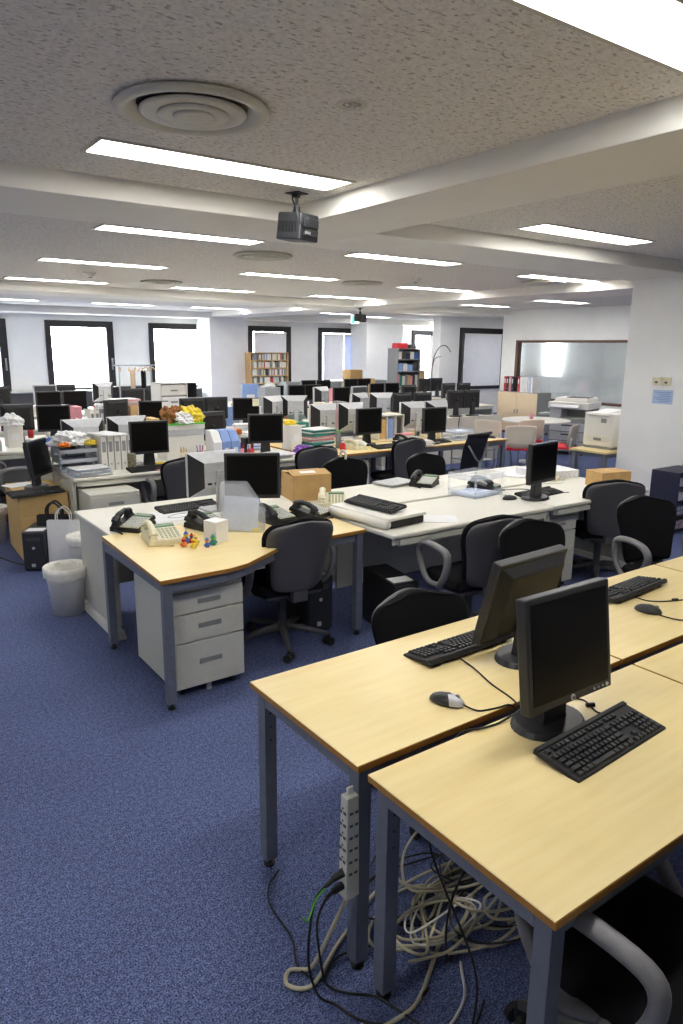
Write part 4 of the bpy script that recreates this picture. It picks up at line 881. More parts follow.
fp = [(1.565, 3.61, 1.), (1.57, 3.72, 1.25), (1.53, 3.66, 1.), (1.6, 3.66, 1.1), (1.635, 3.58, .95), (1.68, 3.6, 1.1), (1.6, 3.71, 1.)]
for (a, b, lb), (x, y, s) in zip(FIG, fp): figure(a, b, s, x, y, lb)
o = MB().box(-.3, -.16, 0, .3, .16, .003).build('desk_mat', 'paper'); o.location = (1.82, 4.42, DH+.0006); o.rotation_euler = (0, 0, .05); tag(o, 'pale grey desk mat behind the cream phone on the slab sided desk', 'desk mat')
# upturned white lid with a black tray
r = thing('desk_tray', 'white rolled-edge lid lying askew on the desks, with a keyboard on it', 'tray', (2.86, 3.6, DH+.001), math.radians(-84))
MB().box(-.27, -.14, .0, .27, .17, .05).build('lid_body', 'black', r, bevel=.01); MB().box(-.28, -.16, .05, .28, .18, .072).build('lid_top', 'wplas', r, bevel=.008)
MB().cyl((-.27, -.165, .03), (.27, -.165, .03), .03, n=16).build('rolled_edge', 'wplas', r, smooth=True)
def sheet(x, y, rz, lb, mat='paper', s=(.21, .297), z=DH, t=.002, name='paper_sheet'):
    o = MB().box(-s[0]/2, -s[1]/2, 0, s[0]/2, s[1]/2, t).build(name, mat); o.location = (x, y, z+.0005); o.rotation_euler = (0, 0, rz); return tag(o, lb, 'paper')
sheet(3.18, 3.38, .9, 'white sheet on the long white desk right of the lid')
sheet(5.0, 4.3, .4, 'white printed sheet at the back right of the white row', 'text', (.42, .3), t=.012)
sheet(5.15, 4.05, -.2, 'white papers in a pile left of the cardboard box at the right', 'text', (.42, .34), t=.07, name='paper_stack')
r = thing('laptop', 'closed silver laptop at the back of the long white desk', 'laptop', (3.75, 4.48, DH), .15)
MB().box(-.16, -.11, .004, .16, .11, .016).build('base', 'greyd', r, bevel=.003); MB().box(-.16, -.11, .017, .16, .11, .026).build('lid', 'silver', r, bevel=.003)
for sx in (-.12, .12): MB().box(sx-.02, -.09, 0, sx+.02, -.08, .005).build('foot', 'black', r)
def letter_tray(mat='clear', papers=True, tiers=1):
    def f():
        r = thing('letter_tray', 'x', 'letter tray')
        for q in range(tiers):
            z = q*.085; m = MB(); W, D, hh = .33, .25, .05
            m.box(-W/2, -D/2, z, W/2, D/2, z+.003); m.box(-W/2, -D/2, z, -W/2+.003, D/2, z+hh); m.box(W/2-.003, -D/2, z, W/2, D/2, z+hh); m.box(-W/2, D/2-.003, z, W/2, D/2, z+hh); m.box(-W/2, -D/2, z, W/2, -D/2+.003, z+hh*.7)
            t = m.build('tray', mat, r)
            if q: 
                for sx in (-1, 1):
                    for sy in (-1, 1): MB().box(sx*W*.49-.006, sy*D*.45-.006, z-.04, sx*W*.49+.006, sy*D*.45+.006, z).build('post', mat, r)
            if papers: MB().box(-W/2+.012, -D/2+.01, z+.004, W/2-.012, D/2-.012, z+.02).build('papers', 'bluep', t)
        return r
    return f
r = thing('letter_tray', 'clear two level letter tray standing on the white row between two black phones', 'letter tray', (4.02, 3.83, DH), math.radians(6))
def onetray(z, papers, mat='clear'):
    W, D, hh = .34, .27, .045; m = MB()
    m.box(-W/2, -D/2, z, W/2, D/2, z+.003); m.box(-W/2, -D/2, z, -W/2+.004, D/2, z+hh); m.box(W/2-.004, -D/2, z, W/2, D/2, z+hh); m.box(-W/2, D/2-.004, z, W/2, D/2, z+hh); m.box(-W/2, -D/2, z, W/2, -D/2+.004, z+hh)
    t = m.build('tray', mat, r)
    if papers: MB().box(-W/2+.02, -D/2+.02, z+.004, W/2-.02, D/2-.02, z+.02).build('papers', 'bluep', t)
onetray(0, True); onetray(.13, False)
for sx in (-1, 1):
    for sy in (-1, 1): MB().box(sx*.165-.008, sy*.13-.006, .04, sx*.165+.008, sy*.13+.006, .135).build('post', 'clear', r)
# small stand behind slim monitor
cable('desk_cable', 'thin black cable around the foot of the slim monitor', [(4.2, 3.75, z0), (4.3, 3.8, z0), (4.42, 3.78, z0), (4.5, 3.7, z0), (4.4, 3.62, z0), (4.55, 3.52, z0), (4.68, 3.45, z0)], .003)
cable('desk_cable', 'pale cable running across the back of the white desk', [(4.7, 3.85, z0), (4.85, 3.8, z0), (5.0, 3.75, z0), (5.2, 3.95, z0), (5.3, 4.1, z0)], .003, 'cordw')
put('mousek', lambda: mouse2(), 'black mouse on the white desk left of the slim monitor keyboard', 'mouse', (4.08, 3.53, DH), 1.2)
# ================================================================ shelf and paper goods at the right
r = thing('low_bookcase', 'navy low open bookcase against the white column, full of leaflets', 'shelf', (6.78, 3.72, 0))
MB().box(0, 0, 0, .02, .3, .6).build('side_panel', 'navy', r, bevel=.002); MB().box(.47, 0, 0, .49, .3, .6).build('side_panel', 'navy', r, bevel=.002); MB().box(.02, .285, 0, .47, .3, .6).build('back_panel', 'navy', r); MB().box(0, 0, .6, .49, .3, .62).build('top_panel', 'navy', r, bevel=.002)
for z in (.02, .165, .315, .46): MB().box(.02, .005, z, .47, .285, z+.015).build('shelf_board', 'navy', r)
for k, (z, mt, nm) in enumerate(((.035, 'leaf2', 'red and blue leaflets on the bottom board'), (.18, 'poster', 'pale blue leaflets on the second board'), (.33, 'text', 'white papers on the third board'), (.475, 'text', 'grey white papers under the top board'))):
    for j in range(2):
        o = MB().box(0, 0, 0, .205, .23, .085+.01*j).build('leaflet_stack', mt, bevel=.003); o.location = (6.81+j*.215, 3.735, z+.0005); tag(o, '%s %s of the navy bookcase' % (('left stack of', 'right stack of')[j], nm), 'leaflets')
# ================================================================ printer table, copier, cabinet
r = thing('side_table', 'maple topped side table with the cream printer on it, behind the column', 'table', (7.65, 5.06, 0))
MB().box(-.52, -.25, .64, .5, .25, .665).build('tabletop', 'wood', r, bevel=.002); MB().box(-.48, -.22, .59, .47, .22, .64).build('frame', 'frame', r)
for sx in (-.47, .45):
    for sy in (-.2, .2): MB().cb(sx, sy, .32, .05, .05, .64).build('leg', 'frame', r)
o = MB().lathe([(.001, 0), (.08, 0), (.1, .2), (.09, .2), (.075, .01), (.001, .01)], 20, caps=False).build('orange_bucket', 'orange', smooth=True); o.location = (7.3, 5.15, 0); tag(o, 'orange bucket on the floor under the side table', 'bucket')
r = thing('laser_printer', 'tall cream laser printer on the side table next to the column', 'printer', (7.6, 5.08, .665))
MB().box(-.26, -.2, .03, .24, .2, .42).build('body', 'wplas', r, bevel=.015); MB().box(-.24, -.19, 0, .22, .19, .03).build('base', 'greyd', r)
MB().box(-.262, -.15, .08, -.258, .15, .16).build('paper_drawer', 'white', r, bevel=.004); MB().box(-.27, -.05, .1, -.26, .05, .13).build('drawer_handle', 'greyd', r); MB().box(-.264, -.1, .31, -.258, -.03, .36).build('control_panel', 'greyd', r)
MB().t(Tm(-.05, 0, .42, 0, 0, -.12)).box(-.24, -.14, 0, .15, .14, .012).build('output_tray', 'wplas', r, bevel=.004); MB().t(Tm(-.08, 0, .435, 0, 0, -.12)).box(-.2, -.11, 0, .1, .11, .006).build('paper_sheet', 'paper', r)
r = thing('photocopier', 'large grey photocopier standing behind the round table by the glazed partition', 'photocopier', (10.75, 7.95, 0), math.radians(-72))
MB().box(-.33, -.33, .06, .33, .33, .62).build('body', 'greyd', r, bevel=.01)
for z in (.1, .26, .42):
    d = MB().box(-.31, -.345, z, .31, -.33, z+.14).build('paper_drawer', 'silver', r, bevel=.004); MB().box(-.1, -.352, z+.09, .1, -.344, z+.115).build('handle', 'dgrey', d)
MB().box(-.33, .0, .62, .33, .33, .8).build('upper_body', 'greyd', r, bevel=.01); MB().box(-.33, -.33, .62, -.12, 0, .8).build('side_column', 'silver', r, bevel=.008); MB().box(-.12, -.3, .63, .3, 0, .645).build('output_tray', 'wplas', r)
MB().box(-.36, -.36, .8, .36, .33, .92).build('scanner_unit', 'wplas', r, bevel=.015); MB().box(-.3, -.25, .92, .32, .31, .99, .03).build('document_feeder', 'wplas', r, bevel=.012); MB().box(-.1, -.18, .99, .28, .12, 1.0).build('feeder_tray', 'dgrey', r)
MB().t(Tm(0, -.36, .86, 0, .4)).box(-.3, -.1, 0, .2, .02, .02).build('control_panel', 'silver', r, bevel=.004)
MB().box(-.62, -.1, .66, -.33, .2, .69).build('side_tray', 'silver', r)
for sx in (-.27, .27):
    for sy in (-.27, .27): MB().cyl((sx-.02, sy, .03), (sx+.02, sy, .03), .03).build('caster', 'black', r)
r = thing('storage_cabinet', 'beige two door cabinet with files on top, below the glazed partition', 'cabinet', (12.42, 10.54, 0))
MB().box(-.2, -.55, .04, .24, .55, .9).build('body', 'greyd', r, bevel=.004)
for y0_, y1_ in ((-.545, -.003), (.003, .545)):
    d = MB().box(-.222, y0_, .05, -.2, y1_, .89).build('door', 'birch', r, bevel=.003); MB().box(-.235, (y1_-.05 if y1_ < 0 else y0_+.03), .45, -.222, (y1_-.03 if y1_ < 0 else y0_+.05), .53).build('handle', 'greyd', d)
MB().box(-.19, -.54, 0, .23, .54, .04).build('plinth', 'dgrey', r)
def binder(W=.055, mat='wplas', h=.31, D=.27):
    def f():
        r = thing('ring_binder', 'x', 'binder')
        m = MB(); m.box(-W/2, -D/2, 0, -W/2+.003, D/2, h); m.box(W/2-.003, -D/2, 0, W/2, D/2, h); m.box(-W/2, -D/2, 0, W/2, -D/2+.003, h); m.build('cover', mat, r)
        MB().box(-W/2+.006, -D/2+.01, .006, W/2-.006, D/2-.008, h-.012).build('papers', 'paper', r)
        MB().box(-W*.3, -D/2-.001, h*.55, W*.3, -D/2, h*.85).build('spine_label', 'text' if mat != 'wplas' else 'greyd', r)
        MB().cyl((0, -D/2-.001, .06), (0, -D/2+.001, .06), .009).build('finger_ring', 'metal', r); return r
    return f
for i, (mt, nm) in enumerate((('redp', 'red'), ('black', 'black'), ('pink', 'pink'), ('dgrey', 'dark grey'), ('redp', 'red'), ('paper', 'white'), ('paper', 'white'), ('paper', 'white'), ('bluep', 'pale blue'), ('paper', 'white'))):
    y = 10.98-i*.072-(.1 if i > 3 else 0)
    put('bd'+mt, binder(mat=mt, h=.32), {0: 'leftmost red binder standing on the beige cabinet', 1: 'black binder second on the beige cabinet', 2: 'pink binder third on the beige cabinet', 3: 'dark grey binder fourth on the beige cabinet', 4: 'red binder right of the gap on the beige cabinet', 8: 'pale blue binder near the right end of the row on the beige cabinet'}.get(i, 'white binder in the right half of the row on the beige cabinet'), 'binder', (12.42, y, .9), -PI/2, None if mt != 'paper' else 'white binders on the beige cabinet')
# ================================================================ bookshelf by the window, books one by one
r = thing('bookshelf', 'tall open wooden bookshelf full of books in front of a dark framed window', 'bookshelf', (9.64, 16.95, 0))
BW, BH = 1.16, 1.66
for x in (-BW/2, BW/2-.025): MB().box(x, -.14, 0, x+.025, .14, BH).build('side_panel', 'skin', r)
MB().box(-BW/2+.025, .125, 0, BW/2-.025, .14, BH).build('back_panel', 'skin', r)
ZS = [.05+.2*i for i in range(8)]
for z in ZS+[BH-.02]: MB().box(-BW/2+.025, -.14, z, BW/2-.025, .125, z+.02).build('shelf_board', 'skin', r)
bookm = {'white': 'wplas', 'pale blue': 'pblue', 'grey': 'greyd', 'red': 'redp', 'dark': 'dgrey', 'cream': 'cream'}
RB = random.Random(5)
def book(w_, h, mat):
    def f():
        r = thing('book', 'x', 'book'); MB().box(-w_/2, -.08, 0, w_/2, .08, h).build('cover', mat, r); return r
    return f
rown = ['bottom', 'second', 'third', 'fourth', 'fifth', 'sixth', 'seventh', 'top']
for k, z in enumerate(ZS):
    x = -BW/2+.03
    while x < BW/2-.07:
        c = RB.choice(['white', 'white', 'white', 'cream', 'pale blue', 'grey', 'grey', 'dark', 'cream', 'white', 'red']); w_ = RB.choice([.028, .036, .048]); h = RB.choice([.145, .155, .165])
        if RB.random() < .06: x += .05; continue
        key = 'book%s%g%g' % (c, w_, h)
        if key not in PROTO:
            o = MB().box(-w_/2, -.08, 0, w_/2, .08, h).build('book', bookm[c]); PROTO[key] = o; KIDS[o.name] = []
        else: o = PROTO[key].copy(); C.objects.link(o)
        o.location = (9.64+x+w_/2, 16.95-.03, z+.02)
        tag(o, '%s book standing on the %s shelf of the wooden bookshelf' % (c, rown[k]), 'book', '%s books on the %s shelf of the bookshelf' % (c, rown[k])); x += w_+.002
# tall grey open cabinet
r = thing('steel_shelf', 'tall grey open steel cabinet of files, right of the white pier', 'cabinet', (12.08, 14.2, 0))
for x in (-.38, .36): MB().box(x, -.2, 0, x+.02, .2, 1.8).build('side_panel', 'greyd', r)
MB().box(-.36, .18, 0, .36, .2, 1.8).build('back_panel', 'greyd', r)
for z in (.04, .42, .84, 1.22, 1.52, 1.78): MB().box(-.36, -.2, z, .36, .18, z+.02).build('shelf_board', 'greyd' if z != .84 else 'birch', r)
k = 0
for z, hs, ms in ((.44, .3, ['cream', 'skin', 'wplas', 'cream', 'skin', 'greyd', 'wplas', 'cream']), (.86, .3, ['pink', 'teal', 'wplas', 'greyd', 'skin', 'pink', 'dgrey', 'wplas']), (1.24, .2, ['pblue', 'wplas', 'pblue', 'dgrey']), (1.54, .18, ['wplas', 'dgrey', 'navy', 'wplas', 'blue'])):
    nm = {'.44': 'lowest', '.86': 'middle', '1.24': 'third', '1.54': 'top'}[('%g' % z).lstrip('0')]
    for j, mt in enumerate(ms):
        q = {'cream': 'cream', 'skin': 'tan', 'wplas': 'white', 'greyd': 'grey', 'pink': 'pink', 'teal': 'teal', 'dgrey': 'dark grey', 'pblue': 'pale blue', 'navy': 'navy', 'blue': 'blue'}[mt]
        wd = .68/len(ms); o = MB().box(-wd*.45, -.13, 0, wd*.45, .13, hs-.02*(j % 3)).build('box_file', mt); o.location = (11.74+wd*(j+.5), 14.18, z+.0005); tag(o, '%s box file on the %s shelf of the tall grey cabinet' % (q, nm), 'box file', '%s box files on the %s cabinet shelf' % (q, nm))
for x, mt, w_, h, lb in ((12.1, 'redp', .34, .13, 'red box lying on top of the tall grey cabinet'), (12.46, 'dgrey', .2, .1, 'dark bundle on top of the tall grey cabinet')):
    o = MB().box(-w_/2, -.12, 0, w_/2, .12, h, .01).build('storage_box', mt, bevel=.008); o.location = (x-.2, 14.17, 1.8005); tag(o, lb, 'box')
# grey branch-like lamp arm beside it
r = thing('standing_lamp', 'thin curved arm lamp before the bright narrow window', 'lamp', (12.95, 14.1, 0))
MB().lathe([(.001, 0), (.14, 0), (.14, .02), (.001, .03)], 20, caps=False).build('base', 'dgrey', r)
MB().tube([(0, 0, .02), (0, 0, 1.2), (.05, -.02, 1.6), (.2, -.05, 1.84), (.42, -.05, 1.88), (.6, -.05, 1.72)], .012, 6, sm=4).build('curved_arm', 'dgrey', r, smooth=True); MB().tube([(0, 0, 1.3), (.1, 0, 1.55), (.3, 0, 1.6)], .009, 6, sm=3).build('side_arm', 'dgrey', r)
# rattan-like post bundle left of it
o = MB().box(-.14, -.1, 0, .14, .1, 1.25, .02).build('rolled_papers', 'carddk', bevel=.02); o.location = (12.62, 14.2, 0); tag(o, 'tan rolled bundle standing right of the tall grey cabinet', 'bundle')
# coat rack with hangers and clothes
r = thing('coat_rack', 'steel coat rack before the wall between the two bright windows', 'coat rack', (5.06, 14.2, 0))
for x in (-.33, .33):
    MB().cyl((x, 0, .04), (x, 0, 1.42), .015).build('upright', 'metal', r); MB().box(x-.02, -.25, .0, x+.02, .25, .04).build('foot', 'metal', r)
MB().cyl((-.42, 0, 1.42), (.42, 0, 1.42), .014).build('rail', 'metal', r)
for i, x in enumerate((-.3, -.12, 0.02, .12, .22, .34)):
    h = thing('coat_hanger', 'wooden hanger on the rail of the coat rack', 'hanger', (5.06+x, 14.2, 1.406), 1.2+.1*i, 'wooden hangers on the coat rack')
    MB().tube([(0, 0, 0.02), (.02, 0, .0), (0, 0, -.03)], .004, 5, sm=3).build('hook', 'metal', h); MB().tube([(-.2, 0, -.1), (-.08, 0, -.04), (0, 0, -.03), (.08, 0, -.04), (.2, 0, -.1)], .012, 6, sm=3).build('shoulders', 'skin', h)
for x, mt, L, lb in ((.06, 'cloth', .5, 'beige garment hanging on the coat rack'), (.28, 'fabric', .62, 'black coat hanging on the coat rack')):
    o = MB().panel([(-L, .17, 0), (-L*.6, .16, 0), (-L*.3, .17, 0), (-.12, .18, 0), (-.07, .05, 0)], .09, .02, 8).build('hanging_coat', mt, sub=1); o.location = (4.98+x, 14.16, 1.4); o.rotation_euler = (0, 0, 1.15); tag(o, lb, 'coat')
r = thing('low_cabinet', 'black low cabinet behind the paper stacks below the coat rack', 'cabinet', (5.2, 14.8, 0))
MB().box(-.75, -.2, 0, .75, .2, .98).build('body', 'black', r, bevel=.004); MB().box(-.005, -.203, .05, .005, -.2, .95).build('door_gap', 'dgrey', r)
# clear drawer tower
r = thing('drawer_tower', 'white plastic drawer tower between the dark screens, before the second window', 'drawers', (3.95, 9.75, 0))
m = MB(); m.box(-.2, -.18, 0, -.185, .18, 1.3); m.box(.185, -.18, 0, .2, .18, 1.3); m.box(-.2, .17, 0, .2, .18, 1.3); m.box(-.2, -.18, 1.29, .2, .18, 1.3); m.build('frame', 'wplas', r)
for k in range(8):
    z = .02+k*.158; d = MB().box(-.18, -.18, z, .18, .15, z+.145).build('drawer', 'translid', r, bevel=.004) if False else MB().box(-.18, -.18, z, .18, .15, z+.145, .004).build('drawer', 'wplas' if k % 2 else 'paper', r, bevel=.004)
    MB().box(-.05, -.19, z+.06, .05, -.18, z+.08).build('handle', 'greyd', d)
# ================================================================ clutter on the desks
def stack(x, y, rz, lb, cols=('paper',), n=8, s=(.22, .3), th=.008, z=DH, grp=None, jit=.02):
    """pile of sheets and folders, one object per pile of loose paper"""
    R = random.Random(hash((round(x*100), round(y*100))) & 0xffff); m = MB(); zz = 0
    for i in range(n):
        m.m(i % len(cols)); t = th*R.uniform(.6, 1.4); m.t(Tm(R.uniform(-jit, jit), R.uniform(-jit, jit), zz, R.uniform(-.12, .12))); m.box(-s[0]/2, -s[1]/2, 0, s[0]/2, s[1]/2, t*.94); zz += t
    o = m.build('paper_stack', list(cols)); o.location = (x, y, z+.0005); o.rotation_euler = (0, 0, rz); tag(o, lb, 'papers', grp); return zz
def crumple(x, y, z, lb, mat='paper', s=.1, name='crumpled_paper', cat='paper', seed=0, flat=.6):
    R = random.Random(seed+int(x*100)); bm = bmesh.new(); bmesh.ops.create_icosphere(bm, subdivisions=4, radius=s)
    from mathutils import noise as _n
    off = Vector((R.uniform(0, 50), R.uniform(0, 50), R.uniform(0, 50)))
    for v in bm.verts: n_ = v.co.normalized(); k = 1+.5*_n.noise(n_*2.2+off)+.28*_n.noise(n_*6+off)+.12*abs(_n.noise(n_*13+off)); v.co = Vector((v.co.x*k*1.1, v.co.y*k, max(-s*.5, v.co.z*k)*flat))
    mz = min(v.co.z for v in bm.verts)
    for v in bm.verts: v.co.z -= mz
    me = bpy.data.meshes.new(name); bm.to_mesh(me); bm.free(); me.materials.append(M[mat]); o = bpy.data.objects.new(name, me); C.objects.link(o); o.location = (x, y, z+.0005); return tag(o, lb, cat)
def boxy(x, y, rz, lb, mat, s, z=DH, name='storage_box', cat='box', lid=None):
    r = thing(name, lb, cat, (x, y, z+.0005), rz)
    MB().box(-s[0]/2, -s[1]/2, 0, s[0]/2, s[1]/2, s[2]*(.82 if lid else 1)).build('box_body', mat, r, bevel=.004)
    if lid: MB().box(-s[0]/2-.006, -s[1]/2-.006, s[2]*.8, s[0]/2+.006, s[1]/2+.006, s[2]).build('lid', lid, r, bevel=.004)
    else: MB().box(-s[0]*.25, -s[1]/2-.0008, s[2]*.35, s[0]*.25, -s[1]/2, s[2]*.65).build('front_label', 'paper', r)
    return r
def pens(x, y, lb, cup='dgrey', cs=('redp', 'blue', 'black', 'yellow', 'skin', 'pink'), h=.1, z=DH, grp=None):
    r = thing('pen_cup', lb, 'pen cup', (x, y, z+.0005), 0, grp)
    MB().lathe([(.001, .003), (.03, .003), (.034, h), (.037, h), (.033, 0), (.001, 0)], 16, caps=False).build('cup', cup, r, smooth=True)
    R = random.Random(int(x*50+y*7))
    for i, c in enumerate(cs):
        a = i*1.05; MB().cyl((.012*math.cos(a), .012*math.sin(a), .006), (.032*math.cos(a), .032*math.sin(a), h+R.uniform(.03, .07)), .0042, n=6).build('pen', c, r)
    return r
def bottle(x, y, lb, body, cap, h=.2, R=.032, z=DH):
    r = thing('bottle', lb, 'bottle', (x, y, z+.0005))
    MB().lathe([(.001, 0), (R, .002), (R, h*.62), (R*.8, h*.74), (R*.35, h*.88), (R*.35, h*.9), (.001, h*.9)], 16, caps=False).build('body', body, r, smooth=True); MB().cyl((0, 0, h*.9), (0, 0, h), R*.45).build('cap', cap, r); return r
# --- left white desk: trays, papers, binders
for k in range(5):
    put('binw', binder(.052, 'wplas', .31, .25), ['leftmost of the five white binders on the left desk', 'second of the five white binders from the left', 'middle one of the five white binders on the left desk', 'fourth of the five white binders from the left', 'rightmost of the five white binders, behind the mottled can'][k], 'binder', (1.95+k*.06, 6.5, DH), .0)
o = MB().t(Tm(0, 0, 0, .4)).box(-.11, -.15, 0, .11, .15, .012, .004).build('folded_paper', 'paper'); o.location = (2.02, 6.5, DH+.315); tag(o, 'white paper lying across the tops of the white binders', 'paper')
put('lt3', letter_tray('greyd2', True, 3), 'grey three level letter tray heaped with papers, left of the binders', 'letter tray', (1.73, 6.52, DH), .05) if False else None
M['trayg'] = mk('grey_tray_plastic', (176, 180, 186), .5)
put('lt3', letter_tray('trayg', True, 3), 'grey three level letter tray heaped with papers, left of the binders', 'letter tray', (1.74, 6.56, DH), .05)
crumple(1.7, 6.55, DH+.235, 'white crumpled paper on top of the grey letter tray', 'paper', .13, seed=1)
crumple(1.86, 6.48, DH+.235, 'yellow and white wrapper on the grey letter tray', 'yellow', .045, seed=2); crumple(1.62, 6.42, DH+.235, 'orange wrapper on the grey letter tray', 'orange', .04, seed=3)
crumple(1.62, 6.75, DH+.235, 'blue crumpled packet at the back of the grey letter tray', 'blue', .06, seed=5)
stack(1.78, 6.27, .1, 'pile of blue white papers at the front edge of the left desk', ('bluep', 'paper', 'text'), 9, (.3, .22), .008)
r = thing('drink_can', 'mottled tall can in front of the white binders', 'can', (2.17, 6.3, DH+.0005)); MB().lathe([(.001, 0), (.035, .002), (.038, .01), (.038, .145), (.033, .152), (.001, .15)], 20, caps=False).build('can_body', mk('mottled_print', (120, 116, 90), .4, var=.7, scale=60), r, smooth=True); MB().box(-.01, -.03, .15, .012, .0, .156).build('pull_tab', 'metal', r)
sheet(2.5, 6.22, -.2, 'pink folder on the left white desk below the black screen', 'pink', (.3, .2), t=.012, name='folder')
boxy(2.46, 6.36, 0, 'small yellow packet under the black screen on the left desk', 'yellow', (.09, .04, .04), name='packet', cat='packet')
pens(2.72, 6.42, 'tan cup of pencils right of the black screen on the left', 'cream', ('skin', 'skin', 'orange', 'skin', 'yellow')); pens(2.88, 6.4, 'dark cup of red and violet pens before the white boxes', 'dgrey', ('redp', 'purple', 'redp', 'purple'))
boxy(2.83, 6.75, 0, 'white storage box with grey front, under the green and yellow bag', 'wplas', (.4, .26, .3), lid='silver')
boxy(2.83, 6.75, 0, 'flat white box with a bright green rim on top of the storage box', 'wplas', (.42, .27, .06), DH+.3, lid='green')
crumple(2.74, 6.75, DH+.361, 'brown paper bag top in the yellow and white carrier heap', 'brown', .09, seed=6, flat=1.1); crumple(2.92, 6.72, DH+.361, 'yellow plastic carrier heap over the green rimmed box', 'yellow', .11, seed=7, flat=.9); crumple(2.84, 6.66, DH+.361, 'white plastic bag in front of the yellow carrier', 'paper', .08, seed=8, flat=.9)
for k, (mt, nm) in enumerate((('paper', 'white magazine file left of the blue ones'), ('pblue', 'pale blue magazine file next to the white one'), ('pblue', 'pale blue magazine file, right hand one with dots'))):
    r = thing('magazine_file', nm, 'file box', (3.02+k*.095, 6.38, DH+.0005), -.1); A = [(-.12, 0), (.12, 0), (.12, .3), (-.02, .3), (-.12, .2)]
    m = MB()._a([(-.042, x, z) for x, z in A]+[(.042, x, z) for x, z in A], [(0, 1, 2, 3, 4), (9, 8, 7, 6, 5)]+[(i, (i+1) % 5, 5+(i+1) % 5, 5+i) for i in range(5)]); m.build('file_shell', mt, r, bevel=.002)
    MB().box(-.02, -.1205, .06, .02, -.12, .14).build('file_label', 'paper', r)
pens(3.32, 6.4, 'pink and red pen cup by the black monitor back', 'pink', ('redp', 'purple', 'pink', 'redp', 'blue')); pens(3.4, 6.33, 'second cup of red markers by the black monitor back', 'redp', ('redp', 'pink', 'purple'))
stack(3.62, 6.25, .3, 'white papers under the black screen left of the purple pouch', ('paper', 'text'), 6, (.34, .24)); boxy(3.4, 6.75, 0, 'white box with an orange band between the monitors', 'wplas', (.16, .14, .26), lid='orange'); boxy(3.5, 6.6, 0, 'small black speaker beside the black screen', 'black', (.09, .1, .18), name='speaker', cat='speaker')
stack(3.6, 6.98, 0, 'low pile of blue green papers behind the black screen', ('paper', 'pblue', 'paper'), 7, (.4, .3), .01)
# --- middle row clutter
crumple(4.02, 6.32, DH, 'purple patterned cloth pouch at the left of the middle row', 'purple', .1, 'pouch', 'pouch', 4, .6); stack(4.2, 6.3, .2, 'white papers beside the purple pouch', ('paper',), 4)
boxy(4.12, 6.72, 0, 'white box between the black screen and the teal folders', 'wplas', (.14, .2, .27)); crumple(4.1, 6.72, DH+.271, 'yellow and violet packets on top of the white box', 'yellow', .06, seed=9)
stack(4.42, 6.66, .1, 'stack of teal folders with pink papers above, in the middle row', ('teal', 'teal', 'paper', 'teal', 'teal', 'paper', 'pink', 'pink', 'paper', 'pink'), 16, (.32, .24), .014)
bottle(4.6, 6.5, 'green capped bottle by the silver monitors', 'greyd', 'green', .2); bottle(4.56, 6.36, 'small red jar by the green capped bottle', 'redp', 'wplas', .09); boxy(4.68, 6.52, .2, 'tan small box beside the cream phone in the middle row', 'skin', (.09, .07, .07))
crumple(4.9, 6.52, DH, 'white tissue bundle right of the cream phone', 'paper', .07, seed=11); crumple(4.85, 6.7, DH, 'blue cloth bundle below the silver monitors', 'blue', .06, seed=12)
r = thing('file_rack', 'white open file rack behind the square screen in the middle row', 'rack', (5.62, 6.95, DH))
m = MB()
for x in (-.2, -.07, .07, .19): m.box(x, -.14, 0, x+.012, .14, .3)
m.box(-.2, -.14, .29, .2, .14, .3); m.box(-.2, -.14, 0, .2, .14, .01); m.build('rack_frame', 'wplas', r)
for x, mt, q in ((-.13, 'skin', 'tan'), (0, 'pblue', 'pale blue'), (.12, 'dgrey', 'dark')): o = MB().box(-.04, -.12, 0, .04, .12, .24).build('box_file', mt); o.location = (5.62+x+.006, 6.95, DH+.0105); tag(o, '%s box file in the white file rack' % q, 'box file')
stack(5.52, 6.25, -.3, 'slanting heap of white and cream papers behind the wide grey chair', ('paper', 'cream', 'paper'), 7, (.34, .24), .008, jit=.05); boxy(5.66, 6.62, .1, 'white and pink tissue box beside the square screen', 'wplas', (.22, .12, .09), lid='pink')
bottle(6.12, 6.5, 'cream bottle right of the square screen', 'cream', 'wplas', .2, .028); put('lt2', letter_tray('clear', True, 2), 'clear letter tray right of the square screen by the mesh chair', 'letter tray', (6.36, 6.4, DH), 0); stack(6.6, 6.4, 0, 'papers at the right end of the maple desk, by the conference chair', ('paper', 'text'), 3, (.4, .26))
put('mousek', lambda: mouse2(), 'black mouse at the right end of the middle maple desk', 'mouse', (6.8, 6.25, DH), .6)
# --- third row
L3 = [('b', 1.62, 8.5, 'wplas', (.16, .2, .24), 'white desktop box under the papers at the far left'), ('b', 2.52, 8.55, 'redp', (.1, .16, .2), 'red edged box right of the far left screen'), ('b', 2.72, 8.9, 'wplas', (.26, .2, .06), 'flat white box with red stripe below the paper cone'),
      ('b', 3.22, 9.25, 'skin', (.1, .2, .34), 'tan stack of files right of the monitor with the round hinge'), ('b', 3.32, 9.1, 'pblue', (.07, .2, .22), 'pale slim box left of the noted screen'), ('b', 4.85, 8.45, 'wplas', (.12, .1, .18), 'white printed box with orange bottom by the dark group'), ('b', 5.3, 8.5, 'teal', (.3, .22, .08), 'pale teal tray of papers near the bookshelf'),
      ('b', 4.9, 9.3, 'silver', (.3, .25, .3), 'grey box under the narrow silver monitors'), ('b', 6.1, 8.45, 'wplas', (.3, .22, .12), 'white low box in the third row centre'), ('b', 6.85, 8.3, 'blue', (.16, .12, .1), 'blue packet at the edge of the third row')]
for _, x, y, mt, s, lb in L3: boxy(x, y, 0, lb, mt, s)
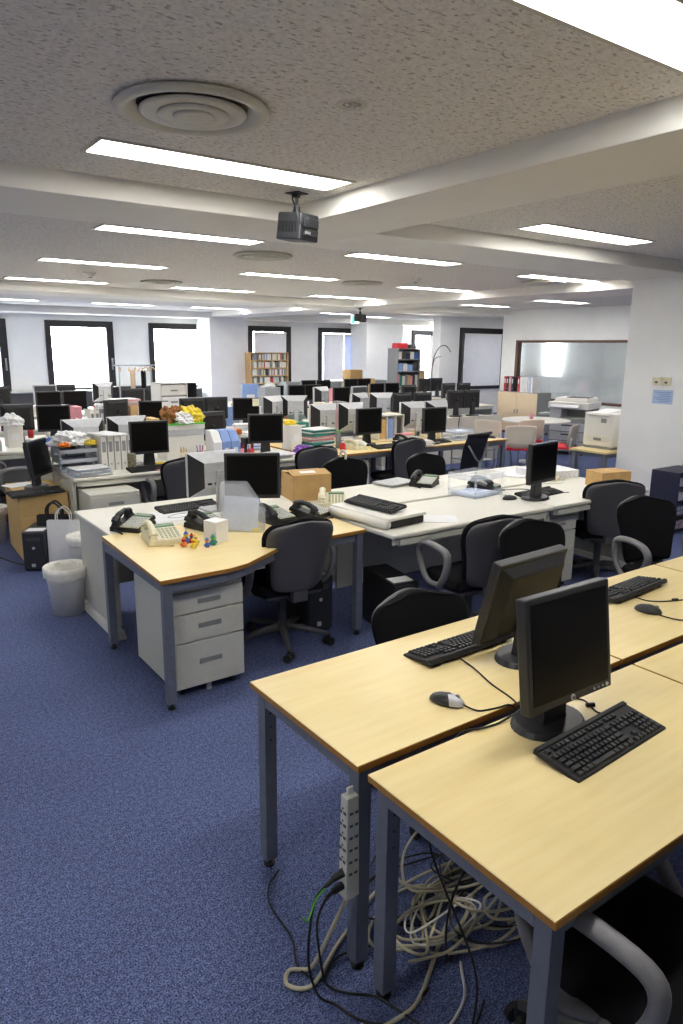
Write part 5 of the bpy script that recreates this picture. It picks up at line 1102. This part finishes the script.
for k, (mt, q) in enumerate((('paper', 'first white'), ('paper', 'second white'), ('greyd', 'grey'), ('paper', 'third white'), ('pink', 'pink edged'), ('redp', 'dark red'))):
    put('bd3'+mt, binder(.055, mt if mt != 'paper' else 'wplas', .31), '%s binder in the standing row left of the hinge monitor' % q, 'binder', (2.68+k*.06, 9.28, DH), 0)
crumple(2.85, 9.28, DH+.31, 'white paper roll on top of the standing binders, third row', 'paper', .07, seed=21); crumple(2.45, 8.75, DH+.0, 'white paper cone right of the far left screen', 'paper', .12, seed=22, flat=1.3); crumple(1.6, 8.45, DH+.241, 'white messy papers at the left frame edge', 'paper', .11, seed=23, flat=.7)
crumple(2.95, 8.62, DH, 'bright green packet below the hinge monitor', 'green', .07, seed=24); crumple(2.83, 8.6, DH, 'red packet left of the green one', 'redp', .06, seed=25); crumple(1.85, 8.3, DH, 'violet and white packet at the left edge', 'purple', .08, seed=26)
stack(3.15, 9.35, .2, 'high stack of white papers with a reddish sheet, beside the coat rack', ('paper', 'cream', 'paper', 'pink', 'paper'), 30, (.34, .26), .014)
sheet(2.3, 8.25, 0, 'green folder edge below the far left screen', 'teal', (.4, .2), t=.03, name='folder')
for x, y, c, lb in ((3.42, 8.62, 'paper', 'white note stuck to the corner of the slanted black screen'), (4.72, 8.6, 'cream', 'pale yellow note stuck to the black screen before the pier')):
    o = MB().box(-.045, -.001, -.05, .045, .001, .05).build('sticky_note', c); o.location = (x, y, DH+.38); o.rotation_euler = (0, .4 if c == 'paper' else 0, 0); o.location = ((3.442, 8.626, DH+.37) if c == 'paper' else (4.708, 8.598, DH+.37)); o.rotation_euler = (0, 0, math.radians(-22 if c == 'paper' else -25)); tag(o, lb, 'note')
for i, (x, y, cup, lb) in enumerate(((1.75, 9.2, 'greyd', 'grey cup of pens at the far left, back of the third row'), (1.95, 9.22, 'redp', 'red cup of pens at the far left, back of the third row'), (2.15, 9.2, 'wplas', 'white cup of pens left of the dark pair of screens'), (2.35, 9.22, 'cream', 'cream cup of pens left of the dark pair of screens'), (5.05, 8.42, 'orange', 'orange cup near the yellow noted screen'), (6.1, 8.4, 'yellow', 'yellow cup in the third row centre'))): pens(x, y, lb, cup, h=.12)
stack(5.9, 8.5, .2, 'pile of mixed papers in the third row, left of centre', ('paper', 'pblue', 'cream'), 9); stack(6.6, 8.35, -.2, 'loose white heap of papers in the third row centre', ('paper', 'text'), 8, jit=.05); crumple(6.15, 9.0, DH, 'crumpled orange and white bag in the third row centre', 'orange', .13, seed=31, flat=.9); crumple(5.9, 8.95, DH, 'white plastic bag beside the orange bag', 'paper', .11, seed=32)
crumple(7.75, 8.45, DH, 'blue cloth bundle before the paired black monitor backs', 'blue', .12, seed=33, flat=1.); boxy(8.98, 9.05, 0, 'silver box shaped projector case at the right end of the cream fronted desk', 'silver', (.34, .3, .33), lid='wplas')
# cream partition front under the right block
o = MB().box(6.9, 8.2, 0, 9.15, 8.24, .74).build('desk_partition', 'white', bevel=.004); tag(o, 'long cream panel closing the front of the right hand desk block', 'panel')
cable('hanging_cable', 'thin dark cable hanging over the cream panel', [(8.15, 8.27, .745), (8.15, 8.19, .745), (8.14, 8.19, .6), (8.2, 8.19, .45), (8.1, 8.19, .35)], .005)
# --- fourth and window rows
for i, (x, y, mt, s, lb) in enumerate([(5.75, 10.7, 'pblue', (.3, .05, .5), 'pale blue upright panel before the bookshelf'), (6.0, 10.5, 'clearb', (.3, .25, .45), 'grey translucent bin bag box right of the pale blue panel'), (7.6, 13.0, 'card', (.3, .25, .1), 'cardboard carton on the window row under the blue carton'), (7.6, 13.0, 'blue', (.24, .2, .14), 'blue carton on top of the small cardboard carton'),
        (9.75, 13.25, 'card', (.34, .3, .62), 'tall stack of tan cardboard cartons before the dark window'), (10.15, 13.2, 'carddk', (.24, .24, .42), 'tan carton beside the tall carton stack'), (10.0, 12.8, 'skin', (.16, .16, .3), 'small tan bottle shaped carton left of the white pier'), (4.6, 10.75, 'silver', (.3, .3, .14), 'grey machine on the fourth row left of the noted screen'), (5.25, 10.8, 'cream', (.26, .2, .12), 'cream dispenser in front of the pier')]):
    if mt == 'clearb': mt = 'trayg'
    z = DH+(.101 if 'on top' in lb else 0); boxy(x, y, 0, lb, mt, s, z)
crumple(6.2, 10.75, DH, 'round blue bag standing before the bookshelf', 'blue', .17, 'plastic_bag', 'bag', 41, 1.5); crumple(6.02, 10.5, DH+.451, 'white green paper on the translucent box', 'paper', .08, seed=42)
r = thing('low_partition', 'long low grey cabinet along the windows right of the bookshelf', 'cabinet', (10.9, 15.6, 0)); MB().box(-1.6, -.2, 0, 1.6, .2, .95).build('body', 'greyd', r, bevel=.005)
for x in (-1.2, -.4, .4, 1.2): d = MB().box(x-.39, -.215, .05, x+.39, -.2, .92).build('door', 'greyd', r, bevel=.004); MB().box(x+.3, -.22, .5, x+.33, -.215, .6).build('handle', 'dgrey', d)
r = thing('low_partition', 'long low dark ledge cabinet under the two bright windows on the left', 'cabinet', (5.2, 17.7, 0)); MB().box(-3.4, -.2, 0, 2.8, .25, .72).build('body', 'dgrey', r, bevel=.005); MB().box(-3.42, -.22, .72, 2.82, .25, .75).build('top_board', 'greyd', r)
RC = random.Random(11)
bpy.context.view_layer.update()
USED = [(o.location.x, o.location.y) for o in bpy.data.objects if o.parent is None and abs(o.location.z-DH) < .02]
names = [('white', 'paper'), ('pale blue', 'pblue'), ('cream', 'cream'), ('pink', 'pink'), ('grey', 'greyd'), ('tan', 'skin')]
for rowy, nm, xs in ((9.3, 'back edge of the third row', [1.6+.42*i for i in range(18)]), (10.3, 'front of the fourth row', [2.2+.5*i for i in range(15)]), (7.28, 'back edge of the middle row', [1.8+.36*i for i in range(14)]), (8.22, 'front edge of the third row', [1.5+.4*i for i in range(13)]), (8.95, 'middle of the third row', [1.9+.4*i for i in range(18)]), (12.3, 'front of the window row', [2.6+.55*i for i in range(14)])):
    for x in xs:
        c, mt = RC.choice(names); k = RC.random(); x += RC.uniform(-.1, .1); y = rowy+RC.uniform(-.04, .04)
        if any(abs(x-a) < .24 and abs(y-b_) < .26 for a, b_ in USED): continue
        USED.append((x, y))
        if k < .5:
            key = 'pile'+mt
            if key not in PROTO: stack(x, y, RC.uniform(-.3, .3), 'x', (mt, 'paper', 'text'), 9, (.24, .2), .016); PROTO[key] = o = C.objects[-1]; KIDS[o.name] = []
            else: o = PROTO[key].copy(); C.objects.link(o); o.location = (x, y, DH+.0005)
            tag(o, 'small pile of %s and white papers at the %s' % (c, nm), 'papers', '%s paper piles at the %s' % (c, nm))
        elif k < .8:
            key = 'bfile'+mt
            if key not in PROTO: o = MB().box(-.05, -.13, 0, .05, .13, .27).build('box_file', mt, bevel=.003); PROTO[key] = o; KIDS[o.name] = []
            else: o = PROTO[key].copy(); C.objects.link(o)
            o.location = (x, y, DH+.0005); tag(o, 'upright %s box file at the %s' % (c, nm), 'box file', '%s box files at the %s' % (c, nm))
        else: pens(x, y, 'cup of pens at the %s' % nm, 'greyd', ('redp', 'blue', 'black'), .1, grp='pen cups at the %s' % nm)
# things on the round table
o = MB().lathe([(.001, 0), (.03, 0), (.036, .09), (.03, .09), (.026, .006), (.001, .006)], 16, caps=False).build('cup', 'pink', smooth=True); o.location = (9.3, 7.7, .7005); tag(o, 'pinkish cup standing on the round table', 'cup')
